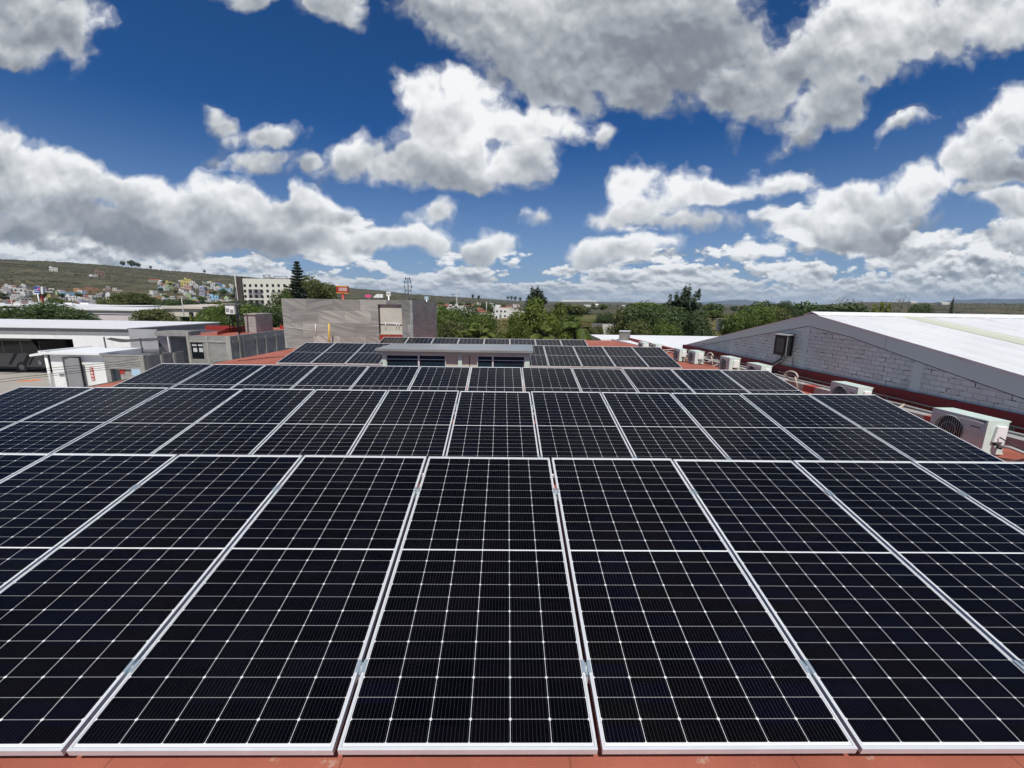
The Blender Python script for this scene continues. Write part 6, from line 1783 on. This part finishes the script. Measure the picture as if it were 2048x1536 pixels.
tr = random.Random(21)
NEAR = [  # kind, column, top, distance, width, label
    ('broad_c', 96, 606, 74, 125, 'wide dark round tree in front of the white sheds on the left'),
    ('broad_a', -4, 616, 80, 40, 'dark tree cut off by the left edge of the photo'),
    ('broad_b', 305, 617, 66, 85, 'low olive tree in front of the cream office building, behind the near warehouse roof'),
    ('bamboo', 396, 626, 62, 34, 'yellow green clump of bamboo in front of the cream office building'),
    ('broad_a', 440, 606, 60, 75, 'leafy tree left of the dark leaning mast'),
    ('broad_c', 478, 600, 66, 80, 'dark green tree behind the dark leaning mast'),
    ('broad_a', 512, 610, 62, 80, 'green tree behind the stair hut on the block house roof'),
    ('broad_c', 548, 606, 58, 70, 'dark tree touching the left edge of the stone block'),
    ('broad_a', 418, 626, 56, 55, 'small bushy tree right of the bamboo clump'),
    ('broad_b', 265, 585, 150, 90, 'large olive tree rising above the white sheds left of the hillside town'),
    ('broad_c', 352, 598, 150, 95, 'dark broad tree below the hillside town'),
    ('norfolk', 593, 521, 92, 72, 'tall dark layered pine behind the left end of the stone block'),
    ('round', 632, 553, 84, 66, 'large round crowned tree with pale branches right of the layered pine'),
    ('round', 650, 566, 108, 34, 'smaller round crowned tree just left of the red pole sign'),
    ('broad_a', 572, 578, 90, 50, 'rounded tree at the foot of the layered pine'),
    ('broad_a', 892, 612, 52, 70, 'green tree touching the right end of the stone block'),
    ('broad_c', 932, 612, 56, 95, 'broad dark green tree in the clump right of the stone block'),
    ('broad_a', 965, 622, 50, 75, 'green tree at the right end of the clump beside the dirt path'),
    ('broad_b', 905, 640, 42, 66, 'low olive tree in front of the clump right of the stone block'),
    ('palm_a', 962, 643, 33, 84, 'bright yellow green palm at the foot of the green clump'),
    ('palm_a', 928, 658, 32, 66, 'low bright palm left of the larger bright palm'),
    ('bright', 1072, 597, 44, 120, 'big bright green tree standing in the middle of the photo'),
    ('bright', 1115, 608, 46, 90, 'right half of the big bright green clump in the middle'),
    ('bright', 1035, 628, 42, 70, 'lower left shoulder of the big bright green clump'),
    ('spire_b', 1073, 574, 52, 66, 'dark spiky tree top rising behind the big bright green tree'),
    ('palm_a', 1085, 640, 32, 84, 'pale palm in front of the big bright green tree'),
    ('palm_b', 1152, 628, 35, 76, 'dark drooping palm right of the big bright green clump'),
    ('banana', 1172, 668, 31, 26, 'small banana plant beyond the right end of the farthest panels'),
    ('broad_b', 1262, 614, 54, 80, 'olive tree at the left end of the dark row behind the vent box'),
    ('broad_c', 1302, 610, 50, 90, 'dark tree behind the vent box'),
    ('broad_c', 1345, 614, 47, 85, 'dark tree left of the tall ragged tree'),
    ('spire_b', 1371, 573, 50, 76, 'tall ragged dark tree standing out above the right hand row'),
    ('broad_c', 1395, 622, 45, 70, 'dark tree at the foot of the tall ragged tree on its right'),
    ('broad_b', 1276, 640, 42, 66, 'low brownish olive tree right above the vent box'),
    ('broad_a', 1330, 640, 41, 70, 'low green tree above the low white roof'),
    ('broad_a', 1478, 620, 52, 66, 'bright green tree above the left slope of the gabled warehouse'),
    ('broad_a', 1520, 606, 62, 70, 'green tree above the gable left of the round hilltop shaped tree'),
    ('broad_b', 1548, 612, 66, 60, 'olive tree just left of the gable peak'),
    ('broad_c', 1573, 602, 118, 36, 'dark round tree on the skyline left of the gable peak'),
    ('broad_c', 1210, 626, 130, 46, 'dark tree behind the slatted fence in the field'),
    ('broad_a', 1238, 648, 60, 30, 'small green tree at the right end of the beige field wall'),
    ('broad_b', 1196, 652, 62, 26, 'small grey green bush tree in front of the slatted fence'),
    ('bare', 1694, 592, 150, 60, 'bare spreading tree on the right skyline above the white roof'),
    ('bare', 1799, 590, 120, 40, 'tall thin bare tree above the white roof'),
    ('bamboo', 1766, 603, 118, 32, 'yellow green bush tree left of the tall thin bare tree'),
    ('broad_c', 1842, 608, 130, 46, 'dark low tree above the white roof right of the bare trees'),
    ('conifer', 1908, 596, 140, 11, 'small dark conifer standing alone above the white roof'),
    ('umbrella', 946, 588.5, 420, 6, 'left one of two far umbrella shaped trees on the skyline'),
    ('umbrella', 957, 590.5, 420, 6, 'right one of two far umbrella shaped trees on the skyline'),
]
for i, (k, px, py, Y, w, lab) in enumerate(NEAR):
    nm = 'palm_tree' if k.startswith('palm') else ('banana_plant' if k == 'banana' else ('pine_tree' if k in ('norfolk', 'conifer') else 'tree'))
    tree(k, px, py, Y, w, lab, None, tr.uniform(0, 6.28) if k not in ('norfolk',) else 0.3, name=nm)


def far_tree(px, r, kind, h, label, group, wid=1.0):
    d = ray(px, 608); hl = math.hypot(d.x, d.y); x, y = EYE.x + d.x / hl * r, EYE.y + d.y / hl * r
    tme, cme, H, W_ = proto(kind)
    o = empty('tree', (x, y, land(x, y) - 0.3), label, 'tree', group)
    s = h / H; o.scale = (s * wid, s * wid, s); o.rotation_euler = (0, 0, tr.uniform(0, 6.28))
    for nm, me in (('trunk', tme), ('crown', cme)):
        c = bpy.data.objects.new(nm, me); COL.objects.link(c); c.parent = o


for px, py, r_, h in ((257, 529, 1310, 13), (275, 528, 1310, 17), (280, 530, 1310, 15), (287, 532, 1315, 13), (312, 535, 1320, 8), (417, 548, 1350, 9), (1016, 598, 3000, 30), (1023, 597, 3000, 34), (1031, 597, 3000, 36), (1041, 598, 3000, 34)):
    far_tree(px, r_, 'far_a', h, 'dark tree on the ridge of the hill at the left' if px < 500 else 'dark tree in the small group on the far ridge left of the big green tree', 'trees on the skyline ridge', 0.8)
for k in range(46):                      # among the houses
    px = tr.uniform(-30, 250) if k % 3 == 0 else tr.uniform(290, 475); r_ = tr.uniform(290, 700) if px > 280 else tr.uniform(330, 480)
    far_tree(px, r_, tr.choice(['far_a', 'far_b', 'far_c']), tr.uniform(4, 7), 'dark tree among the town houses, %s' % ('behind the white sheds' if px < 280 else ('high on the slope' if r_ > 480 else 'low on the slope')), 'trees among the town houses', 1.0)
for k in range(26):                      # in front of the town and along the road
    px = tr.uniform(680, 1010); far_tree(px, tr.uniform(240, 700), tr.choice(['far_a', 'far_c', 'far_b']), tr.uniform(6, 10), 'far tree between the white buildings right of the stone block', 'far trees around the white buildings', 1.1)
for k in range(120):                     # hedgerows and groves out on the plain
    px = tr.uniform(1120, 1720); r_ = 170 * (12 ** tr.random())
    far_tree(px, r_, tr.choice(['far_a', 'far_a', 'far_b', 'far_c']), tr.uniform(5, 10), '%s tree on the plain %s' % ('far off' if r_ > 600 else 'middle distance', 'between the big green tree and tall ragged tree' if px < 1370 else 'behind the gabled warehouse'), 'far trees out on the plain', tr.uniform(1.0, 1.7))
for k in range(24):
    px = tr.uniform(1700, 2100); far_tree(px, tr.uniform(260, 900), tr.choice(['far_a', 'far_b', 'far_a']), tr.uniform(3, 6), 'low dark tree on the slope above the white warehouse roof', 'low trees on the right slope', 1.2)

# scrub on the hill: nobody could count it
q = MB(); sr = random.Random(77)
ICO = [(0, 0, 1), (0.89, 0, 0.45), (0.28, 0.85, 0.45), (-0.72, 0.53, 0.45), (-0.72, -0.53, 0.45), (0.28, -0.85, 0.45), (0.72, 0.53, -0.45), (-0.28, 0.85, -0.45), (-0.89, 0, -0.45), (-0.28, -0.85, -0.45), (0.72, -0.53, -0.45)]
ICF = [(0, 1, 2), (0, 2, 3), (0, 3, 4), (0, 4, 5), (0, 5, 1), (1, 6, 2), (2, 7, 3), (3, 8, 4), (4, 9, 5), (5, 10, 1), (6, 7, 2), (7, 8, 3), (8, 9, 4), (9, 10, 5), (10, 6, 1)]


def scrub_at(px, r, s):
    d = ray(px, 600); hl = math.hypot(d.x, d.y); x, y = EYE.x + d.x / hl * r, EYE.y + d.y / hl * r
    if vnoise(x / 70, y / 70) + vnoise(x / 25, y / 25) * 0.6 < -0.22: return
    z = land(x, y); k = sr.uniform(0.7, 1.2)
    q.grid([(x + a * s * k * sr.uniform(0.7, 1.2), y + b_ * s * k * sr.uniform(0.7, 1.2), z + c * s * 0.62) for a, b_, c in ICO], ICF)


for k in range(11000):
    px = sr.uniform(-500, 760); te, ridge, foot = skyline(math.atan2(ray(px, 600).x, ray(px, 600).y)); scrub_at(px, foot * 0.95 + (ridge * 1.02 - foot) * sr.random() ** 0.8, sr.uniform(0.8, 2.2))
for k in range(2200):
    px = sr.uniform(760, 1060); te, ridge, foot = skyline(math.atan2(ray(px, 600).x, ray(px, 600).y)); scrub_at(px, foot * 0.7 + (ridge - foot * 0.7) * sr.random(), sr.uniform(1.8, 4.2))
for k in range(2600):
    px = sr.uniform(1560, 2350); te, ridge, foot = skyline(math.atan2(ray(px, 600).x, ray(px, 600).y)); scrub_at(px, foot * 0.5 + (ridge - foot * 0.5) * sr.random() ** 0.9, sr.uniform(1.2, 3.2))
for k in range(2400):
    px = sr.uniform(1080, 1640); scrub_at(px, 300 * (14 ** sr.random()), sr.uniform(2.0, 5.0))
tag(q.build('scrub', MAT['scrub']), kind='stuff')
# dry grass and weeds in the field beyond the roof
q = MB()
for k in range(5200):
    px = sr.uniform(860, 1620); r_ = 40 * (4.5 ** sr.random())
    d = ray(px, 640); hl = math.hypot(d.x, d.y); x, y = EYE.x + d.x / hl * r_, EYE.y + d.y / hl * r_
    if vnoise(x / 14, y / 14) < -0.05: continue
    h = sr.uniform(0.3, 0.9); a = sr.uniform(0, 3.14)
    for j in range(3):
        b_ = a + j * 1.05; w = sr.uniform(0.10, 0.3)
        q.face([(x - w * math.cos(b_), y - w * math.sin(b_), GROUND), (x + w * math.cos(b_), y + w * math.sin(b_), GROUND), (x + w * math.cos(b_) * 1.5 + 0.1, y + w * math.sin(b_) * 1.5, GROUND + h), (x - w * math.cos(b_) * 0.4, y - w * math.sin(b_) * 0.4, GROUND + h * 0.8)])
leafmat('weeds', (0.075, 0.070, 0.020), (0.21, 0.18, 0.07), 0.2)
tag(q.build('grass', MAT['weeds']), kind='stuff')

# ------------------------------------------------------------------ air
hz_mat = bpy.data.materials.new('haze'); hz_mat.use_nodes = True
t = hz_mat.node_tree; t.nodes.clear()
pv = t.nodes.new('ShaderNodeVolumePrincipled'); o_ = t.nodes.new('ShaderNodeOutputMaterial')
pv.inputs['Color'].default_value = (0.62, 0.80, 1.0, 1.0)
pv.inputs['Density'].default_value = 0.00005
pv.inputs['Anisotropy'].default_value = 0.0
t.links.new(pv.outputs[0], o_.inputs['Volume'])
q = MB(); q.box(-16500, -16500, GROUND - 30, 16500, 16500, 380)
tag(q.build('haze', hz_mat), kind='stuff')
